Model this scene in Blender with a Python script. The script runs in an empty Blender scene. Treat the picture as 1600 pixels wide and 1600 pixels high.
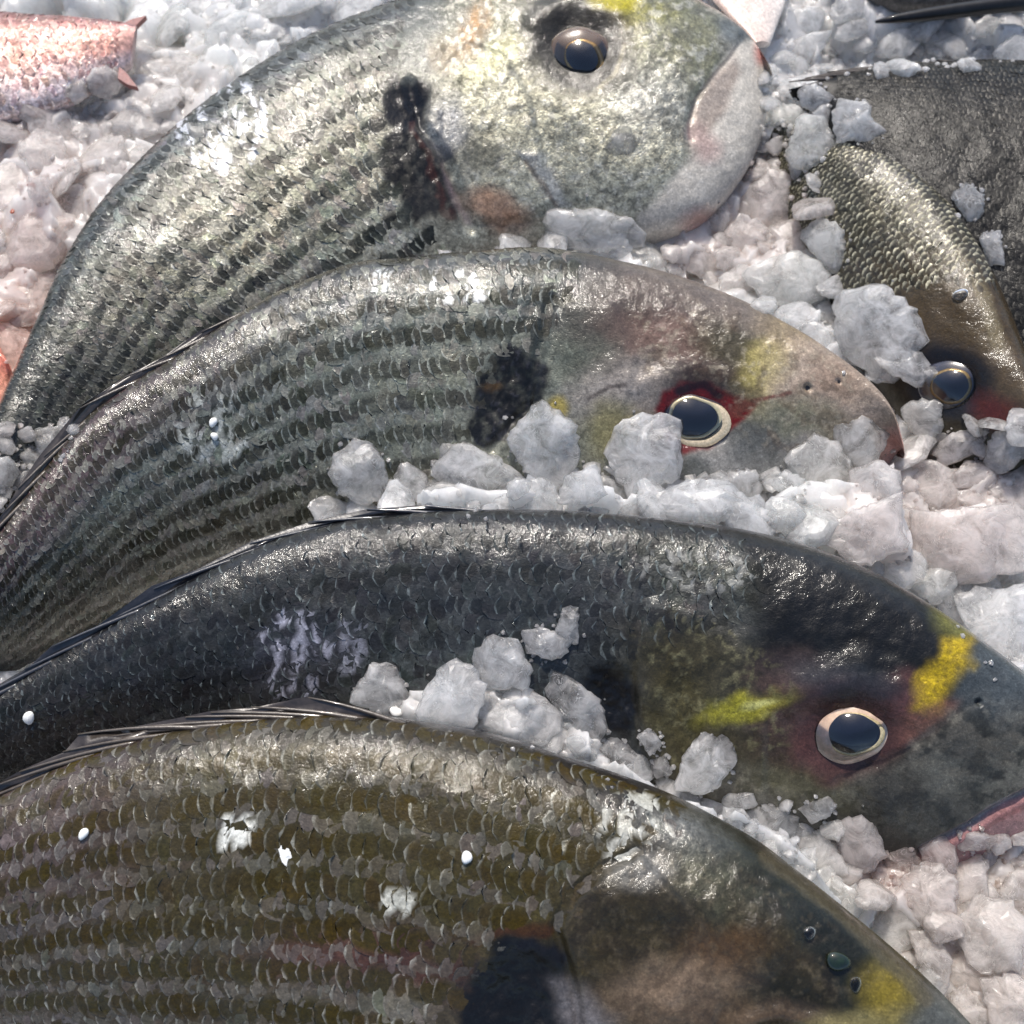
import bpy, math, random
import numpy as np
from mathutils import Vector, Matrix
from mathutils.bvhtree import BVHTree

random.seed(7)
rng = np.random.default_rng(7)
sc = bpy.context.scene
COL = sc.collection

# ---------------------------------------------------------------- camera, sky, sun, exposure
TILT, DIST, FOV = math.radians(28), 0.40, math.radians(45)
TARGET = np.array([0.0, 0.0, 0.045])
FWD = np.array([0.0, math.sin(TILT), -math.cos(TILT)])
UPV = np.array([0.0, math.cos(TILT), math.sin(TILT)])
RGT = np.array([1.0, 0.0, 0.0])
CAM = TARGET - FWD * DIST
TH = math.tan(FOV / 2)
cam_d = bpy.data.cameras.new('camera')
cam = bpy.data.objects.new('camera', cam_d)
COL.objects.link(cam)
cam.location = CAM
cam.rotation_euler = (TILT, 0, 0)
cam_d.angle = FOV
cam_d.sensor_fit = 'HORIZONTAL'
cam_d.clip_start, cam_d.clip_end = 0.01, 50
cam_d.dof.use_dof = True
cam_d.dof.focus_distance = 0.365
cam_d.dof.aperture_fstop = 20.0
sc.camera = cam

SUN_EL, SUN_AZ = math.radians(58), math.radians(-12)      # azimuth from +Y, negative to the left
world = bpy.data.worlds.new('World')
sc.world = world
world.use_nodes = True
wn = world.node_tree
sky = wn.nodes.new('ShaderNodeTexSky')
sky.sky_type = 'NISHITA'
sky.sun_disc = False
sky.sun_elevation = SUN_EL
sky.sun_rotation = SUN_AZ
sky.dust_density = 2.0
sky.ozone_density = 1.0
wn.links.new(sky.outputs[0], wn.nodes['Background'].inputs[0])
wn.nodes['Background'].inputs[1].default_value = 0.15
sun_d = bpy.data.lights.new('sun', 'SUN')
sun_d.energy = 3.7
sun_d.angle = math.radians(2.5)
sun_d.color = (1.0, 0.94, 0.86)
sun = bpy.data.objects.new('sun', sun_d)
COL.objects.link(sun)
ldir = Vector((math.sin(SUN_AZ) * math.cos(SUN_EL), math.cos(SUN_AZ) * math.cos(SUN_EL), math.sin(SUN_EL)))
sun.rotation_euler = ldir.to_track_quat('Z', 'Y').to_euler()
sun.location = ldir * 2
sc.view_settings.view_transform = 'Standard'
sc.view_settings.look = 'None'
sc.view_settings.exposure = 0.2
sc.view_settings.gamma = 1.0
sc.render.engine = 'CYCLES'
sc.cycles.use_denoising = True
sc.cycles.max_bounces = 10
sc.cycles.transmission_bounces = 8
sc.cycles.transparent_max_bounces = 12
sc.cycles.diffuse_bounces = 4
sc.cycles.glossy_bounces = 4
sc.cycles.caustics_refractive = False
sc.cycles.caustics_reflective = False
sc.cycles.sample_clamp_indirect = 4

# ---------------------------------------------------------------- geometry helpers
def ray(px):
    px = np.atleast_2d(np.asarray(px, float))
    x = (px[:, 0] - 800) / 800 * TH
    y = (800 - px[:, 1]) / 800 * TH
    return FWD + x[:, None] * RGT + y[:, None] * UPV

def at_z(px, z):
    d = ray(px)
    k = (np.asarray(z) - CAM[2]) / d[:, 2]
    return CAM + d * k[:, None]

def project(P):
    q = np.asarray(P) - CAM
    w = q @ FWD
    return np.stack([800 + (q @ RGT) / w / TH * 800, 800 - (q @ UPV) / w / TH * 800], -1)

def px_size(P):
    return float((np.asarray(P) - CAM) @ FWD) * TH / 800

def hash3(ix, iy, iz, seed):
    h = (ix.astype(np.int64) * 374761393 + iy.astype(np.int64) * 668265263 + iz.astype(np.int64) * 2147483647 + seed * 974711) & 0xffffffff
    h = ((h ^ (h >> 13)) * 1274126177) & 0xffffffff
    h = ((h ^ (h >> 16)) * 2246822519) & 0xffffffff
    return ((h ^ (h >> 15)) & 0xffffff) / float(0xffffff)

def vnoise(x, y, z=None, seed=0):
    x = np.asarray(x, float); y = np.asarray(y, float)
    z = np.zeros_like(x) if z is None else np.asarray(z, float)
    i, j, k = np.floor(x), np.floor(y), np.floor(z)
    f, g, h = x - i, y - j, z - k
    f, g, h = [t * t * (3 - 2 * t) for t in (f, g, h)]
    r = 0
    for a in (0, 1):
        for b in (0, 1):
            for c in (0, 1):
                w = (f if a else 1 - f) * (g if b else 1 - g) * (h if c else 1 - h)
                r = r + w * hash3(i + a, j + b, k + c, seed)
    return r

def fbm(x, y, z=None, seed=0, octv=4):
    s, a, n = 0, 1.0, 0
    for o in range(octv):
        s = s + a * vnoise(np.asarray(x) * 2 ** o, np.asarray(y) * 2 ** o, None if z is None else np.asarray(z) * 2 ** o, seed + o * 17)
        n += a
        a *= 0.5
    return s / n

def cellular(x, y, seed=0):
    """distance to nearest and second nearest jittered cell point, and a random value of the nearest cell"""
    i, j = np.floor(x), np.floor(y)
    d1 = np.full(x.shape, 9.0); d2 = d1.copy(); cid = np.zeros(x.shape)
    for a in (-1, 0, 1):
        for b in (-1, 0, 1):
            u, v = i + a, j + b
            z0 = np.zeros_like(u)
            cx = u + hash3(u, v, z0, seed); cy = v + hash3(u, v, z0 + 1, seed)
            d = np.hypot(x - cx, y - cy)
            n = d < d1
            d2 = np.where(n, d1, np.minimum(d2, d))
            cid = np.where(n, hash3(u, v, z0 + 2, seed), cid)
            d1 = np.where(n, d, d1)
    return d1, d2, cid

def smooth(e0, e1, x):
    t = np.clip((x - e0) / (e1 - e0), 0, 1)
    return t * t * (3 - 2 * t)

def lin(c):
    c = np.asarray(c, float) / 255
    return np.where(c <= 0.04045, c / 12.92, ((c + 0.055) / 1.055) ** 2.4)

def catmull(pts, n):
    """n points evenly spread by chord length along a spline through pts (K,dim); spacing measured in the first two columns"""
    p = np.asarray(pts, float)
    p = np.vstack([2 * p[0] - p[1], p, 2 * p[-1] - p[-2]])
    out = []
    for k in range(1, len(p) - 2):
        t = np.linspace(0, 1, 24, endpoint=False)[:, None]
        a, b, c, d = p[k - 1], p[k], p[k + 1], p[k + 2]
        out.append(0.5 * ((2 * b) + (c - a) * t + (2 * a - 5 * b + 4 * c - d) * t ** 2 + (3 * b - a - 3 * c + d) * t ** 3))
    out = np.vstack(out + [p[-2:-1]])
    m = out[:, :2] if out.shape[1] < 4 else (out[:, :2] + out[:, 2:4]) / 2
    s = np.concatenate([[0], np.cumsum(np.linalg.norm(np.diff(m, axis=0), axis=1))])
    q = np.linspace(0, s[-1], n)
    return np.stack([np.interp(q, s, out[:, i]) for i in range(out.shape[1])], 1)

def sd_poly(x, y, pts):
    """signed distance to a polygon, negative inside"""
    pts = np.asarray(pts, float)
    d = np.full(x.shape, 1e9); ins = np.zeros(x.shape, bool)
    n = len(pts)
    for i in range(n):
        a, b = pts[i], pts[(i + 1) % n]
        e = b - a
        w0, w1 = x - a[0], y - a[1]
        t = np.clip((w0 * e[0] + w1 * e[1]) / (e @ e + 1e-9), 0, 1)
        d = np.minimum(d, (w0 - e[0] * t) ** 2 + (w1 - e[1] * t) ** 2)
        c = (a[1] > y) != (b[1] > y)
        with np.errstate(divide='ignore', invalid='ignore'):
            xi = (b[0] - a[0]) * (y - a[1]) / (b[1] - a[1]) + a[0]
        ins ^= c & (x < xi)
    d = np.sqrt(d)
    return np.where(ins, -d, d)

def inside(x, y, pts):
    c = False
    n = len(pts)
    for i in range(n):
        (ax, ay), (bx, by) = pts[i], pts[(i + 1) % n]
        if (ay > y) != (by > y) and x < (bx - ax) * (y - ay) / (by - ay) + ax: c = not c
    return c

def d_line(x, y, pts):
    pts = np.asarray(pts, float)
    d = np.full(x.shape, 1e9)
    for a, b in zip(pts[:-1], pts[1:]):
        e = b - a
        w0, w1 = x - a[0], y - a[1]
        t = np.clip((w0 * e[0] + w1 * e[1]) / (e @ e + 1e-9), 0, 1)
        d = np.minimum(d, (w0 - e[0] * t) ** 2 + (w1 - e[1] * t) ** 2)
    return np.sqrt(d)

def mesh_obj(name, V, F, mat, parent=None, col=None, normals=None, attrs=None, smooth_=True, origin=(0, 0, 0), bn=None):
    me = bpy.data.meshes.new(name)
    V = np.asarray(V, float) - np.asarray(origin)
    me.from_pydata(V.tolist(), [], F if isinstance(F, list) else F.tolist())
    if smooth_:
        me.polygons.foreach_set('use_smooth', [True] * len(me.polygons))
    if col is not None:
        ca = me.color_attributes.new('Col', 'FLOAT_COLOR', 'POINT')
        c4 = np.ones((len(V), 4)); c4[:, :col.shape[1]] = col
        ca.data.foreach_set('color', c4.ravel())
    for k, a in (attrs or {}).items():
        at = me.attributes.new(k, 'FLOAT', 'POINT')
        at.data.foreach_set('value', np.asarray(a, float).ravel())
    if bn is not None:
        me.attributes.new('bn', 'FLOAT_VECTOR', 'POINT').data.foreach_set('vector', np.asarray(bn, float).ravel())
    if mat:
        me.materials.append(mat)
    me.update()
    if normals is not None:
        me.normals_split_custom_set_from_vertices(np.asarray(normals).tolist())
    o = bpy.data.objects.new(name, me)
    COL.objects.link(o)
    if parent:
        o.parent = parent
    return o

def empty(name, loc, label, cat, group=None):
    o = bpy.data.objects.new(name, None)
    o.empty_display_size = 0.01
    COL.objects.link(o)
    o.location = loc
    o['label'] = label; o['category'] = cat
    if group: o['group'] = group
    return o

def tag(o, label, cat, group=None):
    o['label'] = label; o['category'] = cat
    if group: o['group'] = group
    return o

# ---------------------------------------------------------------- materials
def new_mat(name):
    m = bpy.data.materials.new(name)
    m.use_nodes = True
    nt = m.node_tree
    return m, nt, nt.nodes['Principled BSDF']

def N(nt, kind, **kw):
    n = nt.nodes.new(kind)
    for k, v in kw.items():
        if k.startswith('i_'):
            n.inputs[k[2:].replace('_', ' ')].default_value = v
        else:
            setattr(n, k, v)
    return n

def math_node(nt, op, a, b=None, c=None, clamp=False):
    n = nt.nodes.new('ShaderNodeMath'); n.operation = op; n.use_clamp = clamp
    for i, v in enumerate((a, b, c)):
        if v is None: continue
        if isinstance(v, (int, float)): n.inputs[i].default_value = v
        else: nt.links.new(v, n.inputs[i])
    return n.outputs[0]

def maprange(nt, v, a, b, c, d):
    n = nt.nodes.new('ShaderNodeMapRange'); n.clamp = True
    nt.links.new(v, n.inputs[0])
    for i, q in enumerate((a, b, c, d)): n.inputs[i + 1].default_value = q
    return n.outputs[0]

def noise(nt, vec, scale, detail=3, rough=0.55, dist=0.0):
    n = nt.nodes.new('ShaderNodeTexNoise')
    n.inputs['Scale'].default_value = scale
    n.inputs['Detail'].default_value = detail
    n.inputs['Roughness'].default_value = rough
    n.inputs['Distortion'].default_value = dist
    nt.links.new(vec, n.inputs['Vector'])
    return n.outputs[0]

def skin_material(name, speck=1.0, bump=1.0, coat=1.0, film=(0.5, 1.0)):
    """wet fish skin: pigment from the mesh's colour attribute, silver from its 'sil' attribute, crinkles and slime film from noise"""
    m, nt, b = new_mat(name)
    L = nt.links.new
    pos = N(nt, 'ShaderNodeNewGeometry').outputs['Position']
    col = N(nt, 'ShaderNodeVertexColor', layer_name='Col').outputs[0]
    sil = N(nt, 'ShaderNodeAttribute', attribute_name='sil').outputs['Fac']
    n1 = noise(nt, pos, 620, 4, 0.62, 0.6)
    n2 = noise(nt, pos, 1700, 3, 0.6)
    n3 = noise(nt, pos, 230, 4, 0.6, 0.4)
    f = maprange(nt, n1, 0.36, 0.64, 0.0, 1.0)
    amp = math_node(nt, 'MULTIPLY_ADD', sil, 0.75 * speck, 0.30 * speck)
    k = math_node(nt, 'MULTIPLY_ADD', math_node(nt, 'SUBTRACT', f, 0.5), amp, 1.0)
    k = math_node(nt, 'MULTIPLY', k, maprange(nt, n2, 0.3, 0.7, 0.8, 1.2))
    n6 = noise(nt, pos, 1150, 3, 0.7, 0.4)
    k = math_node(nt, 'MULTIPLY', k, maprange(nt, n6, 0.56, 0.66, 1.0, 1.45))
    k = math_node(nt, 'MULTIPLY', k, maprange(nt, n6, 0.34, 0.42, 0.75, 1.0))
    mx = N(nt, 'ShaderNodeVectorMath', operation='SCALE')
    L(col, mx.inputs[0]); L(k, mx.inputs['Scale'])
    L(mx.outputs[0], b.inputs['Base Color'])
    L(math_node(nt, 'MULTIPLY', sil, 0.55), b.inputs['Metallic'])
    L(maprange(nt, n3, 0.3, 0.7, 0.24, 0.46), b.inputs['Roughness'])
    b.inputs['IOR'].default_value = 1.4
    b.inputs['Specular IOR Level'].default_value = 0.25
    bp = N(nt, 'ShaderNodeBump'); bp.inputs['Strength'].default_value = 0.55 * bump; bp.inputs['Distance'].default_value = 0.0009
    hs = math_node(nt, 'ADD', math_node(nt, 'MULTIPLY', n1, 0.6), math_node(nt, 'MULTIPLY', n2, 0.45))
    L(math_node(nt, 'MULTIPLY', math_node(nt, 'MULTIPLY_ADD', sil, 0.7, 0.4), hs), bp.inputs['Height']); L(bp.outputs[0], b.inputs['Normal'])
    n5 = noise(nt, pos, 58, 6, 0.72, 0.5)
    L(maprange(nt, n5, 0.40, 0.57, film[0], film[1]), b.inputs['Coat Weight'])
    b.inputs['Coat Roughness'].default_value = 0.10
    b.inputs['Coat IOR'].default_value = 1.36
    cb = N(nt, 'ShaderNodeBump'); cb.inputs['Strength'].default_value = 0.38 * bump; cb.inputs['Distance'].default_value = 0.0026
    n4 = noise(nt, pos, 62, 2, 0.5, 0.3)
    hc = math_node(nt, 'ADD', math_node(nt, 'MULTIPLY_ADD', n4, 2.2, math_node(nt, 'MULTIPLY', n3, 0.4)), math_node(nt, 'ADD', math_node(nt, 'MULTIPLY', n1, 0.26), math_node(nt, 'MULTIPLY', n2, 0.08)))
    L(hc, cb.inputs['Height'])
    bnn = N(nt, 'ShaderNodeAttribute', attribute_name='bn').outputs['Vector']
    geo = N(nt, 'ShaderNodeNewGeometry').outputs['Normal']
    vm = N(nt, 'ShaderNodeMix', data_type='VECTOR'); vm.inputs[0].default_value = 0.35
    L(bnn, vm.inputs[4]); L(geo, vm.inputs[5])
    nz = N(nt, 'ShaderNodeVectorMath', operation='NORMALIZE'); L(vm.outputs[1], nz.inputs[0])
    L(nz.outputs[0], cb.inputs['Normal'])
    L(cb.outputs[0], b.inputs['Coat Normal'])
    return m

def plain(name, rgb, rough=0.3, coat=0.0, spec=0.5, noise_amp=0.25, nscale=900, sss=0.0, trans=0.0, metal=0.0):
    m, nt, b = new_mat(name)
    pos = N(nt, 'ShaderNodeNewGeometry').outputs['Position']
    n = noise(nt, pos, nscale, 4, 0.6)
    k = maprange(nt, n, 0.3, 0.7, 1 - noise_amp, 1 + noise_amp)
    mx = N(nt, 'ShaderNodeVectorMath', operation='SCALE')
    mx.inputs[0].default_value = lin(rgb); nt.links.new(k, mx.inputs['Scale'])
    nt.links.new(mx.outputs[0], b.inputs['Base Color'])
    b.inputs['Roughness'].default_value = rough
    b.inputs['Metallic'].default_value = metal
    b.inputs['Coat Weight'].default_value = coat
    b.inputs['Coat Roughness'].default_value = 0.03
    b.inputs['Specular IOR Level'].default_value = spec
    b.inputs['Transmission Weight'].default_value = trans
    if sss:
        b.inputs['Subsurface Weight'].default_value = sss
        b.inputs['Subsurface Radius'].default_value = (1, 0.6, 0.45)
        b.inputs['Subsurface Scale'].default_value = 0.004
    bp = N(nt, 'ShaderNodeBump'); bp.inputs['Strength'].default_value = 0.25; bp.inputs['Distance'].default_value = 0.0004
    nt.links.new(n, bp.inputs['Height']); nt.links.new(bp.outputs[0], b.inputs['Normal'])
    return m

def ice_material(name, sss=0.006, lo=0.35, hi=0.95, use_col=False):
    """milky ice: scattering body, partly see-through where the cloudiness thins, white fissures, wet granular surface"""
    m, nt, b = new_mat(name)
    L = nt.links.new
    pos = N(nt, 'ShaderNodeNewGeometry').outputs['Position']
    n1 = noise(nt, pos, 150, 5, 0.65, 0.8)
    n2 = noise(nt, pos, 620, 4, 0.65)
    n3 = noise(nt, pos, 2300, 2, 0.6)
    nf = noise(nt, pos, 210, 3, 0.6, 1.2)
    fiss = maprange(nt, math_node(nt, 'ABSOLUTE', math_node(nt, 'SUBTRACT', nf, 0.5)), 0.0, 0.022, 1.0, 0.0)
    if use_col: c = N(nt, 'ShaderNodeVertexColor', layer_name='Col').outputs[0]
    else: c = N(nt, 'ShaderNodeObjectInfo').outputs['Color']
    sc_ = N(nt, 'ShaderNodeVectorMath', operation='SCALE')
    L(c, sc_.inputs[0]); L(maprange(nt, n2, 0.35, 0.7, 0.93, 1.04), sc_.inputs['Scale'])
    L(sc_.outputs[0], b.inputs['Base Color'])
    b.inputs['IOR'].default_value = 1.31
    L(maprange(nt, n2, 0.35, 0.65, 0.12, 0.34), b.inputs['Roughness'])
    b.inputs['Subsurface Weight'].default_value = 1.0
    b.inputs['Subsurface Radius'].default_value = (0.9, 0.97, 1.0)
    b.inputs['Subsurface Scale'].default_value = sss
    h = math_node(nt, 'ADD', math_node(nt, 'MULTIPLY', n1, 0.5), math_node(nt, 'ADD', math_node(nt, 'MULTIPLY', n2, 0.35), math_node(nt, 'MULTIPLY', n3, 0.16)))
    bp = N(nt, 'ShaderNodeBump'); bp.inputs['Strength'].default_value = 0.5; bp.inputs['Distance'].default_value = 0.0008
    L(h, bp.inputs['Height']); L(bp.outputs[0], b.inputs['Normal'])
    b.inputs['Coat Weight'].default_value = 1.0
    b.inputs['Coat Roughness'].default_value = 0.10
    cb = N(nt, 'ShaderNodeBump'); cb.inputs['Strength'].default_value = 0.5; cb.inputs['Distance'].default_value = 0.0008
    L(math_node(nt, 'ADD', math_node(nt, 'MULTIPLY', n2, 0.5), math_node(nt, 'MULTIPLY', n3, 0.3)), cb.inputs['Height']); L(cb.outputs[0], b.inputs['Coat Normal'])
    tr = N(nt, 'ShaderNodeBsdfTranslucent'); L(sc_.outputs[0], tr.inputs[0])
    mx = N(nt, 'ShaderNodeMixShader'); mx.inputs[0].default_value = 0.38
    L(b.outputs[0], mx.inputs[1]); L(tr.outputs[0], mx.inputs[2])
    out = nt.nodes['Material Output']
    if lo >= 1:
        L(mx.outputs[0], out.inputs[0]); return m
    lw = N(nt, 'ShaderNodeLayerWeight'); lw.inputs[0].default_value = 0.35
    gl = N(nt, 'ShaderNodeBsdfRefraction'); gl.inputs['IOR'].default_value = 1.12; gl.inputs['Roughness'].default_value = 0.08; gl.inputs['Color'].default_value = (0.97, 0.98, 0.98, 1)
    L(bp.outputs[0], gl.inputs['Normal'])
    tp = N(nt, 'ShaderNodeBsdfTransparent'); tp.inputs[0].default_value = (0.97, 0.98, 0.98, 1)
    m2 = N(nt, 'ShaderNodeMixShader'); m2.inputs[0].default_value = 0.5
    L(gl.outputs[0], m2.inputs[1]); L(tp.outputs[0], m2.inputs[2])
    m3 = N(nt, 'ShaderNodeMixShader')
    op = math_node(nt, 'MULTIPLY', maprange(nt, n1, 0.36, 0.62, lo, hi), maprange(nt, lw.outputs['Facing'], 0.25, 0.95, 1.0, 0.45))
    L(math_node(nt, 'MAXIMUM', op, math_node(nt, 'MULTIPLY', fiss, 0.8)), m3.inputs[0])
    L(m2.outputs[0], m3.inputs[1]); L(mx.outputs[0], m3.inputs[2])
    L(m3.outputs[0], out.inputs[0])
    return m

M_ICE = ice_material('crushed_ice', lo=0.26, hi=0.76)
M_CLEAR = ice_material('clear_ice', lo=0.14, hi=0.6)
M_BED = ice_material('ice_bed', sss=0.012, lo=1.0, use_col=True)
M_SKIN = skin_material('wet_fish_skin')
M_SCALE = skin_material('wet_fish_scale', speck=0.9, bump=0.9, film=(0.12, 1.0))
M_DULL = skin_material('dull_fish_skin', coat=0.12, film=(0.03, 0.12))
M_DULL_SCALE = skin_material('dull_fish_scale', speck=0.8, coat=0.2, film=(0.05, 0.2))
M_FIN = plain('fin_membrane', (58, 52, 48), 0.3, 0.6, noise_amp=0.45, nscale=500)
M_SPINE = plain('fin_spine', (84, 76, 68), 0.3, 0.5, noise_amp=0.3)
M_REDFIN = plain('red_fin', (130, 72, 66), 0.35, 0.4, noise_amp=0.3)
M_PUPIL = plain('eye_pupil', (10, 15, 30), 0.12, 1.0, noise_amp=0.3, nscale=300)
M_NOSTRIL = plain('nostril', (25, 20, 20), 0.4, 0.3)
M_GRAIN = plain('white_grain', (240, 240, 236), 0.45, 0.2, noise_amp=0.05)
M_CORNEA, _nt, _b = new_mat('cornea')
_g = N(_nt, 'ShaderNodeBsdfGlossy'); _g.inputs['Roughness'].default_value = 0.06
_t = N(_nt, 'ShaderNodeBsdfTransparent'); _f = N(_nt, 'ShaderNodeFresnel'); _f.inputs[0].default_value = 1.38
_m = N(_nt, 'ShaderNodeMixShader')
_nt.links.new(_f.outputs[0], _m.inputs[0]); _nt.links.new(_t.outputs[0], _m.inputs[1]); _nt.links.new(_g.outputs[0], _m.inputs[2])
_nt.links.new(_m.outputs[0], _nt.nodes['Material Output'].inputs[0])
M_DROP, _nt, _b = new_mat('water_droplet')
_b.inputs['Transmission Weight'].default_value = 1.0
_b.inputs['Roughness'].default_value = 0.02
_b.inputs['IOR'].default_value = 1.33

# ---------------------------------------------------------------- fish
class Paint:
    def __init__(s, x, y, t, v, seed):
        s.x, s.y, s.t, s.v, s.seed = x, y, t, v, seed
        s.col = np.zeros(x.shape + (3,)); s.sil = np.zeros(x.shape)
        w = lambda k: fbm(x / 34, y / 34, None, seed + k, 4) - 0.5
        s.wx, s.wy = w(1) * 2, w(2) * 2
        s.n_big = fbm(x / 90, y / 90, None, seed + 3, 3)
        s.n_mid = fbm(x / 26, y / 26, None, seed + 4, 4)
        s.n_fine = fbm(x / 9, y / 9, None, seed + 5, 3)
    def mix(s, m, c, sil=None):
        c = lin(c)
        s.col += (c - s.col) * m[..., None]
        if sil is not None: s.sil += (sil - s.sil) * m
    def base(s, stops, sil):
        """colour stops across the flank, back to belly: [(v, rgb)]"""
        vv = s.v + (s.n_big - 0.5) * 0.12
        c = np.array([lin(q[1]) for q in stops]); k = [q[0] for q in stops]
        s.col = np.stack([np.interp(vv, k, c[:, i]) for i in range(3)], -1)
        s.sil = np.interp(vv, *zip(*sil)) if isinstance(sil, list) else np.full(s.x.shape, sil)
    def mod(s, amp, which='mid'):
        n = getattr(s, 'n_' + which)
        s.col *= (1 + (n - 0.5) * 2 * amp)[..., None]
    def blob(s, cx, cy, rx, ry, ang, c, a=1.0, soft=0.35, warp=10, sil=None):
        x, y = s.x + s.wx * warp - cx, s.y + s.wy * warp - cy
        ca, sa = math.cos(math.radians(ang)), math.sin(math.radians(ang))
        r = np.hypot((x * ca + y * sa) / rx, (-x * sa + y * ca) / ry)
        s.mix((1 - smooth(1 - soft, 1 + soft, r)) * a, c, sil)
    def poly(s, pts, c, a=1.0, soft=8, warp=8, sil=None, grain=0.0):
        d = sd_poly(s.x + s.wx * warp, s.y + s.wy * warp, pts)
        m = (1 - smooth(-soft, soft, d)) * a
        if grain: m = m * np.clip(1 - grain + grain * 2.2 * s.n_fine, 0, 1)
        s.mix(m, c, sil)
    def mottle(s, pts, c, scale, lo, hi, a=1.0, soft=20, seed=0, sil=None):
        d = sd_poly(s.x + s.wx * 10, s.y + s.wy * 10, pts)
        n = fbm(s.x / scale + s.wx, s.y / scale + s.wy, None, s.seed + 70 + seed, 5)
        s.mix((1 - smooth(-soft, soft, d)) * smooth(lo, hi, n) * a, c, sil)
    def line(s, pts, w, c, a=1.0, warp=4, sil=None):
        d = d_line(s.x + s.wx * warp, s.y + s.wy * warp, pts)
        s.mix((1 - smooth(w * 0.4, w * 1.1, d)) * a, c, sil)

def disp_ridge(x, y, pts, w, h):
    return h * (1 - smooth(0, w, d_line(x, y, pts)))
def disp_poly(x, y, pts, soft, h):
    return h * (1 - smooth(-soft, soft * 0.25, sd_poly(x, y, pts)))
def disp_blob(x, y, cx, cy, r, h, ry=None):
    q = np.hypot((x - cx) / r, (y - cy) / (ry or r))
    return h * (1 - smooth(0.3, 1.0, q))

BVH_V, BVH_F = [], []
def bvh_add(V, F):
    o = len(BVH_V)
    BVH_V.extend([tuple(p) for p in V]); BVH_F.extend([[i + o for i in f] for f in F])

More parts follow.
